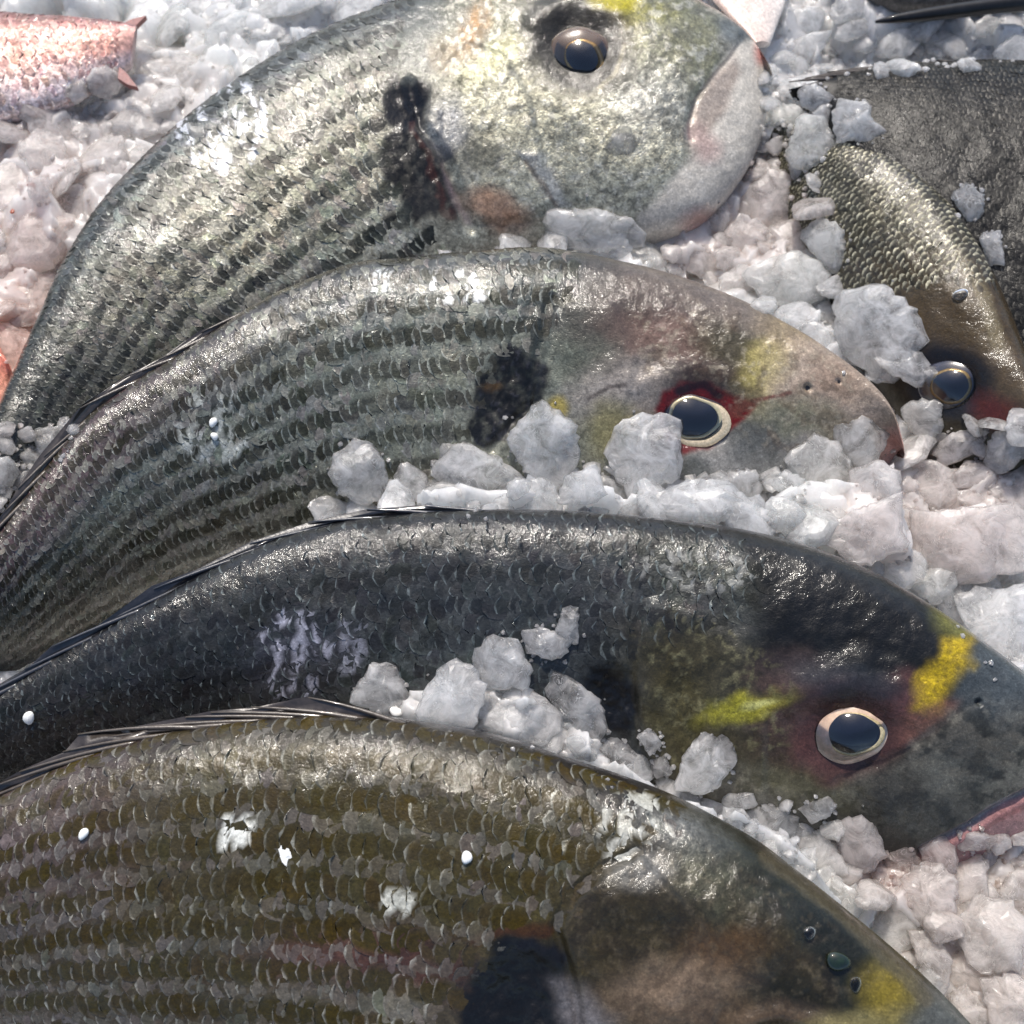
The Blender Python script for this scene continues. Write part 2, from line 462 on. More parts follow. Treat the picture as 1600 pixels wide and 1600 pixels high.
FISH = {}
def make_fish(key, name, label, pairs, zd, zv, paint, disp=None, bfrac=0.23, NU=560, NV=170, cap0=False, cap1=True,
              segments=(), scales=None, mat=None, gain=1.0, group='fish laid out on crushed ice', cat='fish', seed=1, fit=True, flat=0.8):
    pr = np.asarray(pairs, float)
    K = catmull(pr, NU)
    Dp, Vp = K[:, :2].copy(), K[:, 2:].copy()
    tt = np.linspace(0, 1, NU)
    f = lambda z: np.interp(tt, np.linspace(0, 1, len(z)), z) if isinstance(z, (list, tuple)) else np.full(NU, z)
    zD, zV = f(zd), f(zv)
    th = np.linspace(0, math.pi, NV)
    tb = np.linspace(math.pi, 2 * math.pi, 30)[1:-1]
    def section(th):
        c, s_ = np.cos(th), np.sin(th)
        return np.sign(c) * np.abs(c) ** 1.0, np.sign(s_) * np.abs(s_) ** flat
    Dq, Vq = Dp.copy(), Vp.copy()
    for it in range(5):
        D3, V3 = at_z(Dq, zD), at_z(Vq, zV)
        C, A = (D3 + V3) / 2, (D3 - V3) / 2
        T = np.gradient(C, axis=0); T /= np.linalg.norm(T, axis=1)[:, None]
        Nn = np.cross(T, A); Nn /= np.linalg.norm(Nn, axis=1)[:, None]
        Nn *= np.sign(Nn[:, 2:3])
        for _ in range(2):                                   # smooth the section normals along the body
            kk = np.ones(31) / 31
            Nn = np.stack([np.convolve(np.pad(Nn[:, i], 15, mode='edge'), kk, 'valid') for i in range(3)], 1)
        Nn /= np.linalg.norm(Nn, axis=1)[:, None]
        bb = np.linalg.norm(A, axis=1) * 2 * bfrac
        ends = np.ones(NU)
        if cap0: ends *= np.sqrt(np.clip(1 - np.clip((0.16 - tt) / 0.16, 0, 1) ** 2, 0.0, 1)) * 0.95 + 0.05
        if cap1: ends *= np.sqrt(np.clip(1 - np.clip((tt - 0.86) / 0.14, 0, 1) ** 2, 0.0, 1)) * 0.9 + 0.1
        kk = np.ones(25) / 25
        bb = np.convolve(np.pad(bb, 12, mode='edge'), kk, 'valid') * ends
        cx, sz = section(th)
        top = C[:, None] + A[:, None] * cx[None, :, None] + Nn[:, None] * (bb[:, None] * sz[None])[..., None]
        if not fit or it == 4: break
        pj = project(top.reshape(-1, 3)).reshape(NU, NV, 2)
        ax = Dp - Vp; ln = np.linalg.norm(ax, axis=1)[:, None]; ax = ax / np.maximum(ln, 1e-6)
        q = np.einsum('ijk,ik->ij', pj, ax)
        dD = np.einsum('ik,ik->i', Dp, ax) - q.max(1)
        dV = np.einsum('ik,ik->i', Vp, ax) - q.min(1)
        sm = np.ones(9) / 9
        dD = np.convolve(np.pad(dD, 4, mode='edge'), sm, 'valid'); dV = np.convolve(np.pad(dV, 4, mode='edge'), sm, 'valid')
        Dq = Dq + ax * dD[:, None] * 0.8; Vq = Vq + ax * dV[:, None] * 0.8
    # even out the rows by arc length across the flank
    seg = np.linalg.norm(np.diff(top, axis=1), axis=2)
    arc = np.concatenate([np.zeros((NU, 1)), np.cumsum(seg, 1)], 1); arc /= arc[:, -1:]
    vv = np.linspace(0, 1, NV)
    th_i = np.stack([np.interp(vv, arc[i], th) for i in range(NU)])
    cx, sz = section(th_i)
    top = C[:, None] + A[:, None] * cx[..., None] + Nn[:, None] * (bb[:, None] * sz)[..., None]
    cxb, szb = section(tb)
    bot = C[:, None] + A[:, None] * cxb[None, :, None] + Nn[:, None] * (bb[:, None] * szb[None])[..., None]
    pj = project(top.reshape(-1, 3)).reshape(NU, NV, 2)
    X, Y = pj[..., 0], pj[..., 1]
    def norms(P):
        gu, gv = np.gradient(P, axis=0), np.gradient(P, axis=1)
        n = np.cross(gu, gv); n /= np.maximum(np.linalg.norm(n, axis=2), 1e-12)[..., None]
        s_ = np.sign(np.einsum('ijk,ik->ij', n, Nn).mean())
        return n * s_
    n0 = norms(top)
    t2 = np.repeat(tt[:, None], NV, 1); v2 = np.repeat(vv[None], NU, 0)
    edge = np.sin(v2 * math.pi) ** 0.5
    dd = (fbm(X / 60, Y / 60, None, seed + 50, 3) - 0.5) * 0.0016 * edge
    if disp is not None: dd = dd + disp(X, Y, t2, v2) * np.minimum(1, edge * 1.5)
    top = top + n0 * dd[..., None]
    Ng = norms(top)
    pt = Paint(X, Y, t2, v2, seed)
    paint(pt)
    pt.mod(0.16, 'fine'); pt.mod(0.12)
    col, sil = np.clip(pt.col * gain, 0.002, 0.95), np.clip(pt.sil, 0, 1)
    # whole closed surface, then split into its parts
    NB = bot.shape[1]; W = NV + NB
    allP = np.concatenate([top, bot], 1)
    nb = allP - C[:, None]; nb = nb[:, NV:]; nb /= np.maximum(np.linalg.norm(nb, axis=2), 1e-9)[..., None]
    allN = np.concatenate([Ng, nb], 1)
    lastc = np.linspace(1, 0, NB)[None, :, None]
    colB = col[:, -1:, :] * lastc + col[:, :1, :] * (1 - lastc)
    silB = np.repeat(sil[:, -1:], NB, 1)
    allC, allS = np.concatenate([col, colB], 1), np.concatenate([sil, silB], 1)
    i, j = np.meshgrid(np.arange(NU - 1), np.arange(W), indexing='ij')
    jn = (j + 1) % W
    F = np.stack([i * W + j, (i + 1) * W + j, (i + 1) * W + jn, i * W + jn], -1)
    nrm = np.cross(T[NU // 2], A[NU // 2]) @ Nn[NU // 2]
    # orient faces outwards (tested on the middle of the flank)
    fm = F[NU // 2, NV // 2]
    p = allP.reshape(-1, 3)
    if np.cross(p[fm[1]] - p[fm[0]], p[fm[2]] - p[fm[1]]) @ Nn[NU // 2] < 0: F = F[..., ::-1]
    pjA = project(p).reshape(NU, W, 2)
    fx, fy = pjA[:-1, :, 0], pjA[:-1, :, 1]
    lab = np.zeros((NU - 1, W), int)
    names = ['body']
    for k, (nm, pts) in enumerate(segments):
        m = sd_poly(fx, fy, pts) < 0
        m[:, NV - 1:] = False
        if nm == 'head':
            tmin = (np.where(m)[0].min() if m.any() else NU)
            m2 = np.zeros_like(m); m2[int(tmin + (NU - tmin) * 0.5):, NV - 1:] = True
            m |= m2
        lab[m] = k + 1; names.append(nm)
    base = np.array([C[NU // 2, 0], C[NU // 2, 1], float(p[:, 2].min())])
    root = empty(name, base, label, cat, group)
    mat = mat or M_SKIN
    Ff, lf = F.reshape(-1, 4), lab.reshape(-1)
    for k, nm in enumerate(names):
        fk = Ff[lf == k]
        if len(fk) == 0: continue
        idx, inv = np.unique(fk, return_inverse=True)
        mesh_obj(nm, p[idx], inv.reshape(fk.shape), mat, root, allC.reshape(-1, 3)[idx], allN.reshape(-1, 3)[idx],
                 {'sil': allS.reshape(-1)[idx]}, origin=base, bn=allN.reshape(-1, 3)[idx])
    for e, on in ((0, True), (NU - 1, True)):                 # close the two ends
        ring = allP[e]; c = ring.mean(0)
        V = np.vstack([ring, c]); FF = [[a, (a + 1) % W, W] for a in range(W)]
        cc = np.vstack([allC[e], allC[e].mean(0)])
        o = mesh_obj('tail_cut' if e == 0 else 'snout_tip', V, FF, mat, root, cc, None, {'sil': np.zeros(W + 1)}, origin=base, bn=np.repeat(Nn[e][None], W + 1, 0))
    st = max(1, NU // 140)
    sub = allP[::st, ::3]
    a_, b_ = sub.shape[:2]
    ii, jj = np.meshgrid(np.arange(a_ - 1), np.arange(b_), indexing='ij')
    bf = np.stack([ii * b_ + jj, (ii + 1) * b_ + jj, (ii + 1) * b_ + (jj + 1) % b_, ii * b_ + (jj + 1) % b_], -1).reshape(-1, 4)
    bvh_add(sub.reshape(-1, 3), bf.tolist())
    fish = dict(root=root, base=base, P=top, N=Ng, C=col, S=sil, X=X, Y=Y, NU=NU, NV=NV, D=allP[:, 0], Nn=Nn, A=A)
    FISH[key] = fish
    if scales: add_scales(fish, seed=seed, **scales)
    return fish

def bil(G, i, j):
    i = np.clip(i, 0, G.shape[0] - 1.001); j = np.clip(j, 0, G.shape[1] - 1.001)
    a, b = np.floor(i).astype(int), np.floor(j).astype(int)
    f, g = i - a, j - b
    if G.ndim == 3: f, g = f[..., None], g[..., None]
    return (G[a, b] * (1 - f) + G[a + 1, b] * f) * (1 - g) + (G[a, b + 1] * (1 - f) + G[a + 1, b + 1] * f) * g

AL = np.array([0.0, 0.45, 0.78, 0.91, 0.965, 1.0])
CL = np.array([-1.0, -0.55, 0.0, 0.55, 1.0])
SF = [[a * 5 + c, a * 5 + c + 1, (a + 1) * 5 + c + 1, (a + 1) * 5 + c] for a in range(5) for c in range(4)]
def add_scales(fi, seed, pitch, rows, region, dark=0.5, rim=(150, 150, 145), rim_a=0.5, lift=1.0, v0=0.03, v1=0.97, single=300,
               jitter=1.0, light=1.35, stripe=1.0, darkcol=None, skip=0.0, streak=None, sil_add=0.0, lightcol=None, lightmix=0.6, smat=None, curve=0.20, rim_w=0.90, rim_rand=1.0, tall=0.74):
    r = np.random.default_rng(seed + 99)
    P, Nm = fi['P'], fi['N']
    NU, NV = fi['NU'], fi['NV']
    mid = P[:, NV // 2]
    arc = np.concatenate([[0], np.cumsum(np.linalg.norm(np.diff(mid, axis=0), axis=1))])
    depth = np.linalg.norm(fi['A'], axis=1)
    lpit = pitch * np.clip(depth / np.percentile(depth, 70), 0.45, 1.15) ** 0.8       # scales shrink towards the tail
    cum = np.concatenate([[0], np.cumsum(np.diff(arc) / lpit[1:])])
    ncol = int(cum[-1])
    ci, ri = np.meshgrid(np.arange(ncol), np.arange(rows), indexing='ij')
    ci, ri = ci.ravel(), ri.ravel()
    s = ci + 0.5 * (ri % 2) + r.normal(0, 0.07, ci.size) * jitter
    i0 = np.interp(s, cum, np.arange(NU))
    j0 = (v0 + (v1 - v0) * (ri + 0.5 + r.normal(0, 0.05, ci.size) * jitter) / rows) * (NV - 1)
    x, y = bil(fi['X'], i0, j0), bil(fi['Y'], i0, j0)
    ok = (sd_poly(x, y, region) < 0) & (x > -60) & (x < 1660) & (y > -60) & (y < 1660) & (r.random(ci.size) > skip)
    ci, ri, i0, j0, x, y = [q[ok] for q in (ci, ri, i0, j0, x, y)]
    S = ci.size
    # local metres per grid step
    e = 1.0
    Tu = np.linalg.norm(bil(P, i0 + e, j0) - bil(P, i0 - e, j0), axis=1) / (2 * e)
    Tv = np.linalg.norm(bil(P, i0, j0 + e) - bil(P, i0, j0 - e), axis=1) / (2 * e)
    rowh = (v1 - v0) * (NV - 1) / rows * Tv
    A_, C_ = np.meshgrid(AL, CL, indexing='ij')
    A_, C_ = A_.ravel(), C_.ravel()
    lsz = 1 + r.normal(0, 0.06, S) * jitter
    pl = np.interp(i0, np.arange(NU), lpit)
    L = pl * 1.9 * lsz
    H = rowh * np.where(ri % 2 == 0, tall + 0.12, tall) * (1 + r.normal(0, 0.06, S) * jitter)
    rot = r.normal(0, 0.07, S) * jitter
    cw = C_[None] * (1 - 0.30 * A_[None] ** 4)
    wob = r.normal(0, 0.04, (S, 30)) * (A_[None] > 0.8)
    da = L[:, None] * (A_[None] - curve * A_[None] * C_[None] ** 2 - 0.75 + wob)      # towards the tail
    dc = H[:, None] * cw
    da, dc = da * np.cos(rot)[:, None] - dc * np.sin(rot)[:, None], da * np.sin(rot)[:, None] + dc * np.cos(rot)[:, None]
    I = i0[:, None] - da / Tu[:, None]
    J = j0[:, None] + dc / Tv[:, None]
    B = bil(P, I, J); Nv = bil(Nm, I, J)
    up = (-0.00010 + 0.00024 * A_[None] ** 1.3) * lift * (pitch / 0.0042) * (1 + r.normal(0, 0.22, S) * jitter)[:, None]
    up = up - 0.00012 * C_[None] ** 2 * lift * (pitch / 0.0042) + r.normal(0, 0.00007, S)[:, None] * C_[None] * jitter * 1.5
    up = up + r.normal(0, 0.00006, (S, 30)) + 0.00006 * stripe * (ri % 2 == 0)[:, None]
    V = B + Nv * up[..., None]
    c = bil(fi['C'], I, J)
    sl = bil(fi['S'], I, J)
    # pigment: dark centre on every other row, pale rim
    fade = smooth(0.36, 0.58, fbm(x / 120, y / 70, None, seed + 31, 3))
    stripe_ = stripe * (0.55 + 0.45 * fade)
    row_dark = (ri % 2 == 0).astype(float) * stripe_ + (1 - stripe_) * 0.5
    k = dark * row_dark * (0.75 + 0.5 * r.random(S))
    centre = (1 - smooth(0.92, 0.99, A_))[None] * (1 - smooth(0.7, 1.05, np.abs(C_)))[None]
    fac = 1 - k[:, None] * centre
    fac = fac * (1 + (light - 1) * (1 - row_dark)[:, None])
    fac = fac * (0.91 + 0.18 * r.random(S))[:, None]
    c = c * fac[..., None]
    if lightcol is not None:
        lm = (1 - row_dark)[:, None] * lightmix * (0.6 + 0.6 * r.random(S))[:, None]
        c = c + (lin(lightcol) - c) * np.clip(lm, 0, 1)[..., None]
    if darkcol is not None:
        c = c + (lin(darkcol) - c) * (k[:, None] * centre * 0.75)[..., None]
    hue = 1 + r.normal(0, 0.03, (S, 1, 3))
    c = c * hue
    ra = smooth(rim_w, 1.0, A_)[None] * rim_a * ((1 - rim_rand) * 0.8 + rim_rand * (0.1 + 1.5 * r.random((S, 30)) ** 2)) * (0.5 + r.random((S, 1)))
    ra = np.clip(ra, 0, 1)
    c = c + (lin(rim) - c) * ra[..., None]
    sl = np.clip(sl + ra * 0.35 + sil_add, 0, 1)
    if streak is not None:                                  # wet highlights and flaked scales, painted as pale flecks
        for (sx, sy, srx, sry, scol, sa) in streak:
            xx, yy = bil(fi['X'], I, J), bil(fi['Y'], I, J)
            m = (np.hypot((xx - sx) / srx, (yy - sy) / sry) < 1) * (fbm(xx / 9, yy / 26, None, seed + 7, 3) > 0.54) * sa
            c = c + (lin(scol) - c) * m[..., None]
    c = np.clip(c, 0.003, 0.95)
    size = L * H / ((B[:, 14] - CAM) @ FWD) ** 2
    inside = (x > 0) & (x < 1600) & (y > 0) & (y < 1600)
    order = np.argsort(-(size * inside))
    one = order[:single]; rest = order[single:]
    rest = rest[np.argsort(rest)]
    root, base = fi['root'], fi['base']
    print('scales', root.name, S)
    for q in one:
        mesh_obj('scale', V[q], SF, smat or M_SCALE, root, c[q], None, {'sil': sl[q]}, origin=base, bn=Nv[q])
    if len(rest):
        FF = (np.asarray(SF)[None] + (np.arange(len(rest)) * 30)[:, None, None]).reshape(-1, 4)
        o = mesh_obj('scales', V[rest].reshape(-1, 3), FF, smat or M_SCALE, root, c[rest].reshape(-1, 3), None, {'sil': sl[rest].ravel()}, origin=base, bn=Nv[rest].reshape(-1, 3))
        o['kind'] = 'stuff'

def surf_at(fi, px, py):
    d = (fi['X'] - px) ** 2 + (fi['Y'] - py) ** 2
    k = np.unravel_index(np.argmin(d), d.shape)
    return fi['P'][k].copy(), fi['N'][k].copy()

def add_eye(fi, px, py, R, ratio, ang, ball, iris, ri, rp, sink=0.25, dome=0.42, tear=None, face=0.5, pup=None, rim=None, pupil_off=(0, 0), iris_off=(0, 0)):
    """eye with its eyeball, iris ring and pupil; R, ri, rp in photo pixels"""
    P, n = surf_at(fi, px, py)
    toc = CAM - P; toc /= np.linalg.norm(toc)
    n = n * (1 - face) + toc * face; n /= np.linalg.norm(n)
    s = px_size(P)
    a = math.radians(ang)
    e1 = RGT * math.cos(a) - UPV * math.sin(a)
    e1 = e1 - n * (e1 @ n); e1 /= np.linalg.norm(e1)
    e2 = np.cross(n, e1)
    off = RGT * pupil_off[0] * s + UPV * -pupil_off[1] * s
    off_i = off + RGT * iris_off[0] * s + UPV * -iris_off[1] * s
    base = fi['base']; root = fi['root']
    seg = 48
    ph = np.linspace(0, 2 * math.pi, seg, endpoint=False)
    wob_ = 1 + 0.035 * np.sin(2 * ph + px) + 0.025 * np.sin(3 * ph + py) + 0.012 * np.sin(7 * ph + px)
    def rf(f):
        if tear is None: return wob_
        k = tear[1] * f
        return wob_ + k * np.clip(np.cos(ph - math.radians(tear[0])), 0, 1) ** 5
    Rw = R * s
    def z(r): return Rw * dome * np.sqrt(max(0.0, 1 - (r / (R * 1.02)) ** 2)) - Rw * sink
    def ringmesh(rs, zs, asp, tf, o=np.zeros(3)):
        V = []
        for r, zz in zip(rs, zs):
            rr = r * s * rf(tf)
            V.append(P + o + e1 * (rr * np.cos(ph))[:, None] + e2 * (rr * asp * np.sin(ph))[:, None] + n * zz)
        V = np.vstack(V)
        F = [[k * seg + q, k * seg + (q + 1) % seg, (k + 1) * seg + (q + 1) % seg, (k + 1) * seg + q] for k in range(len(rs) - 1) for q in range(seg)]
        return V, F
    m_ball = plain('eyeball', ball, 0.22, 1.0, noise_amp=0.38, nscale=260, sss=0.3)
    m_iris = plain('iris', iris, 0.25, 0.9, noise_amp=0.3, nscale=1500, metal=0.35)
    rs = np.linspace(R, ri * 0.8, 9)
    V, F = ringmesh([R * 1.04] + list(rs), [-Rw * 0.5] + [z(r) for r in rs], ratio, 0.3)
    eye = mesh_obj('eye', V, F, m_ball, root, origin=base)
    rs = np.linspace(ri, rp * 0.9, 5)
    zi = z(ri) + 0.00035
    V, F = ringmesh([ri * 1.06] + list(rs), [zi - 0.0006] + [zi + 0.0003 * math.sin(q * 0.8) for q in range(5)], 0.5 + ratio / 2, 1, off_i)
    mesh_obj('iris', V, F, m_iris, eye, origin=base)
    if rim is not None:
        V, F = ringmesh([rp * 1.15, rp * 1.08, rp * 0.98], [zi + 0.0002, zi + 0.0007, zi + 0.0004], 0.5 + ratio / 2, 1, off)
        mesh_obj('iris_rim', V, F, plain('iris_rim', rim, 0.25, 0.6, noise_amp=0.15, metal=0.4), eye, origin=base)
    rs = np.linspace(rp * 1.02, 0.01, 8)
    V, F = ringmesh(rs, [zi + 0.0003 + 0.0012 * (1 - (r / rp) ** 2) for r in rs], 0.5 + ratio / 2, 1, off)
    mesh_obj('pupil', V, F, pup or M_PUPIL, eye, origin=base)
    Rc = R * 0.84; zc = z(Rc) + 0.0002
    rs = np.linspace(Rc, 0.01, 9)
    V, F = ringmesh(rs, [zc + (zi - zc + 0.0026) * (1 - (r / Rc) ** 2) for r in rs], ratio, 0.2)
    mesh_obj('cornea', V, F, M_CORNEA, eye, origin=base)

def tube(pts, rad, seg=6):
    pts = np.asarray(pts, float); V = []
    T = np.gradient(pts, axis=0)
    for p, t, r in zip(pts, T, rad):
        t = t / np.linalg.norm(t)
        a = np.cross(t, [0, 0, 1.0]); a /= np.linalg.norm(a); b = np.cross(t, a)
        for q in range(seg):
            w = 2 * math.pi * q / seg
            V.append(p + (a * math.cos(w) + b * math.sin(w)) * r)
    n = len(pts)
    F = [[k * seg + q, k * seg + (q + 1) % seg, (k + 1) * seg + (q + 1) % seg, (k + 1) * seg + q] for k in range(n - 1) for q in range(seg)]
    F += [list(range(seg))[::-1], [(n - 1) * seg + q for q in range(seg)]]
    return np.array(V), F

def add_fin(fi, t0, t1, n, length, rise, mat, spine_mat, seed=0, spread=1.0, inset=0.004):
    """folded back fin: spines lying along the back towards the tail, joined by a membrane"""
    r = np.random.default_rng(seed)
    D = fi['D']; NU = fi['NU']
    A = fi['A'] / np.linalg.norm(fi['A'], axis=1)[:, None]
    root, base = fi['root'], fi['base']
    bases, tips, mids = [], [], []
    for k in range(n):
        t = t0 + (t1 - t0) * k / (n - 1)
        f = t * (NU - 1)
        d = lambda q: np.array([np.interp(q, np.arange(NU), D[:, c]) for c in range(3)])
        b0 = d(f)
        ln = length * (0.55 + 0.45 * math.sin(math.pi * (0.15 + 0.75 * k / (n - 1)))) * (1 + r.normal(0, 0.08))
        arc = np.linalg.norm(np.diff(D, axis=0), axis=1).mean()
        f1 = f - ln / arc
        rs = rise * (1 + r.normal(0, 0.25))
        up = fi['Nn'][int(np.clip(f, 0, NU - 1))]
        a = A[int(np.clip(f, 0, NU - 1))]
        b0 = b0 - a * 0.0012 + up * inset
        tip = d(max(f1, 0)) + a * rs + up * (inset * 0.8)
        mid = (b0 + tip) / 2 + a * (d((f + max(f1, 0)) / 2) - (d(f) + d(max(f1, 0))) / 2) @ a + a * rs * 0.15
        bases.append(b0); tips.append(tip); mids.append(mid)
    V, F = [], []
    m = 7
    for k in range(n):
        for q in range(m):
            w = q / (m - 1)
            pnt = bases[k] * (1 - w) ** 2 + mids[k] * 2 * w * (1 - w) + tips[k] * w * w
            back = 0.0 if k % 1 == 0 else 0
            V.append(pnt * 1.0)
    V = np.array(V)
    for k in range(n - 1):
        for q in range(m - 1):
            F.append([k * m + q, (k + 1) * m + q, (k + 1) * m + q + 1, k * m + q + 1])
    V2 = V + r.normal(0, 0.0003, V.shape)
    fin = mesh_obj('dorsal_fin', V2 - fi['Nn'][int(t0 * (NU - 1))] * 0.0004, F, mat, root, origin=base)
    for k in range(n):
        pts = V[k * m:(k + 1) * m]
        tv, tf = tube(pts, np.linspace(0.0009, 0.00022, m))
        mesh_obj('fin_spine', tv, tf, spine_mat, fin, origin=base)
    return fin

# ================================================================ THE FISH
# --- silver bream at the top
A_pairs = [(-100,860,0,880),(-35,720,105,795),(10,605,200,725),(45,525,290,668),(95,415,380,622),(150,325,470,572),(225,243,560,522),
           (300,175,630,482),(400,104,700,448),(500,48,760,424),(620,0,820,408),(740,-45,890,397),(860,-65,960,390),(970,-50,1035,376),
           (1060,-15,1100,346),(1125,22,1152,290),(1166,55,1186,225),(1196,95,1202,150),(1206,115,1207,130)]
A_head = [(690,-160),(672,30),(660,120),(690,200),(710,300),(720,460),(1300,460),(1300,-160)]
A_jaw = [(1172,62),(1150,60),(1118,112),(1085,170),(1078,205),(1090,250),(1040,300),(985,345),(985,460),(1300,460),(1300,40)]
A_gill = [(672,120),(655,190),(690,235),(722,300),(742,350),(800,350),(870,322),(850,240),(830,150),(790,80),(730,60)]
def A_paint(p):
    p.base([(0, (52, 54, 52)), (0.05, (70, 74, 74)), (0.14, (116, 121, 120)), (0.3, (148, 146, 134)), (0.6, (184, 180, 160)), (0.85, (202, 200, 182)), (1, (190, 184, 172))],
           [(0, 0.1), (0.15, 0.4), (0.5, 0.75), (1, 0.7)])
    p.mod(0.3); p.mod(0.35, 'fine')
    tail = 1 - smooth(0.12, 0.42, p.t)
    p.mix(tail * 0.9, (74, 75, 69), 0.25)
    p.blob(650, 60, 110, 70, 20, (95, 100, 98), 0.7, 0.6, 20)
    # head
    p.poly([(700, 60), (800, 40), (950, 130), (1090, 130), (1090, 330), (760, 350), (720, 250)], (206, 202, 176), 0.6, 40, 20, 0.85)
    p.blob(1040, 60, 110, 60, 10, (160, 158, 120), 0.7, 0.6, 20, 0.55)
    p.blob(1060, 120, 60, 45, -40, (130, 128, 95), 0.6, 0.7, 25, 0.4)
    p.blob(800, 15, 110, 60, 0, (88, 90, 66), 0.75, 0.6, 25, 0.4)
    p.blob(740, 45, 22, 40, 25, (150, 105, 40), 0.8, 0.6, 14)
    p.blob(700, 90, 26, 30, 20, (120, 95, 60), 0.5, 0.6, 14)
    p.blob(770, 100, 60, 22, -35, (180, 178, 110), 0.45, 0.8, 14)
    p.blob(1020, 150, 60, 60, 0, (150, 156, 165), 0.5, 0.8, 22, 0.7)
    p.blob(1010, 20, 60, 18, -10, (150, 145, 50), 0.6, 0.7, 10)
    p.blob(940, 40, 50, 28, 0, (120, 100, 65), 0.7, 0.6, 10, 0.2)
    AH = [(690, -100), (690, 200), (760, 350), (1000, 340), (1080, 200), (1170, 60), (1100, -60)]
    p.mottle(AH, (104, 102, 90), 13, 0.5, 0.66, 0.55)
    p.mottle(AH, (226, 222, 206), 10, 0.56, 0.68, 0.6, seed=4, sil=0.8)
    p.blob(850, 20, 40, 40, 0, (52, 50, 38), 0.7, 0.6, 14, 0.1)
    p.blob(905, 75, 82, 78, 0, (38, 34, 28), 0.93, 0.3, 8, 0.05)
    p.line([(975, 70), (962, 110), (935, 135)], 5, (190, 180, 150), 0.5)
    p.blob(960, -5, 40, 24, 0, (215, 200, 40), 0.95, 0.4, 8, 0.2)
    # gill flap and its black spot
    p.poly([(598, 148), (640, 120), (668, 165), (690, 240), (716, 300), (694, 352), (640, 338), (600, 255)], (24, 22, 22), 0.98, 7, 30, 0.05, 0.45)
    AG = [(600, 150), (640, 122), (676, 170), (700, 250), (716, 300), (690, 350), (640, 335), (604, 255)]
    p.mottle(AG, (96, 92, 82), 9, 0.60, 0.70, 0.6, seed=8, sil=0.2)
    p.blob(690, 320, 40, 40, 50, (60, 56, 50), 0.6, 0.7, 20, 0.2)
    p.blob(640, 170, 34, 44, 20, (14, 14, 18), 0.9, 0.5, 14, 0.0)
    p.line([(645, 195), (662, 235), (682, 290), (700, 340)], 7, (84, 40, 28), 0.5, 18, 0.05)
    p.poly([(690, 255), (700, 270), (718, 320), (735, 350), (722, 352), (700, 300)], (176, 156, 158), 0.55, 7, 10, 0.3)
    p.blob(740, 240, 42, 30, 50, (84, 84, 76), 0.7, 0.6, 18, 0.3)
    p.blob(700, 200, 28, 40, 10, (150, 152, 160), 0.6, 0.6, 12, 0.5)
    p.blob(775, 330, 50, 24, 20, (195, 140, 105), 0.7, 0.6, 14, 0.2)
    p.poly([(812, 240), (842, 238), (890, 326), (866, 326)], (186, 188, 190), 0.6, 9, 8, 0.5)
    p.line([(822, 255), (845, 290), (868, 324)], 5, (150, 116, 86), 0.4, 5)
    # jaws
    p.poly([(1172, 62), (1150, 60), (1118, 112), (1085, 170), (1078, 205), (1080, 240), (1000, 340), (985, 420), (1300, 420), (1300, 40)], (252, 242, 226), 0.97, 10, 8, 0.02)
    p.poly([(1148, 85), (1110, 120), (1084, 170), (1080, 208), (1108, 208), (1138, 165), (1160, 110)], (186, 164, 148), 0.7, 9, 8, 0.15)
    p.line([(1160, 60), (1146, 80), (1120, 110), (1088, 150), (1078, 190), (1079, 214)], 4, (70, 66, 66), 0.7, 3, 0.1)
    p.blob(1150, 45, 26, 26, 0, (120, 126, 128), 0.85, 0.5, 8, 0.2)
    p.blob(1192, 80, 14, 20, 0, (205, 96, 84), 0.75, 0.6, 6)
    p.blob(1100, 225, 30, 22, 60, (215, 175, 165), 0.7, 0.7, 10)
    p.blob(1095, 350, 30, 24, 0, (190, 130, 120), 0.7, 0.7, 10)
def A_disp(x, y, t, v):
    d = disp_poly(x, y, A_gill, 13, 0.0009)
    d -= disp_ridge(x, y, [(640, 130), (655, 190), (690, 240), (716, 300), (735, 355)], 16, 0.0016)
    d -= disp_blob(x, y, 640, 165, 46, 0.0012)
    d += (fbm(x / 11, y / 16, None, 3, 4) - 0.5) * disp_blob(x, y, 655, 240, 75, 0.0016, 130)
    d -= disp_ridge(x, y, [(1160, 60), (1120, 110), (1088, 150), (1078, 190), (1080, 214)], 12, 0.0008)
    d -= disp_blob(x, y, 905, 78, 84, 0.0022)
    d += disp_ridge(x, y, [(840, 30), (890, 0), (960, 20)], 30, 0.0012)
    d += disp_poly(x, y, [(812, 240), (842, 238), (876, 322), (868, 326)], 6, 0.0005)
    d += (fbm(x / 14, y / 14, None, 5, 3) - 0.5) * 0.0004 * smooth(640, 760, x)
    return d
make_fish('A', 'sea_bream', 'silver bream with pale cheeks and a black gill slit, cut off by the top edge', A_pairs,
          [0.05, 0.055, 0.058, 0.058], [0.021, 0.021, 0.022, 0.025, 0.042], A_paint, A_disp, bfrac=0.215,
          segments=[('head', A_head), ('gill_cover', A_gill), ('lower_jaw', A_jaw)], gain=0.58, seed=11,
          scales=dict(pitch=0.0036, rows=22, region=[(-100, 1000), (-200, 700), (200, 100), (600, -80), (690, -80), (640, 30), (600, 130), (588, 200), (625, 330), (700, 400), (640, 560), (300, 760)],
                      dark=0.8, rim=(205, 205, 195), rim_a=0.38, stripe=0.85, light=1.1, lift=1.1, darkcol=(40, 42, 38),
                      streak=[(345, 195, 75, 75, (205, 208, 215), 0.8)]))  # streak paints the back's wet highlight into the scale colour
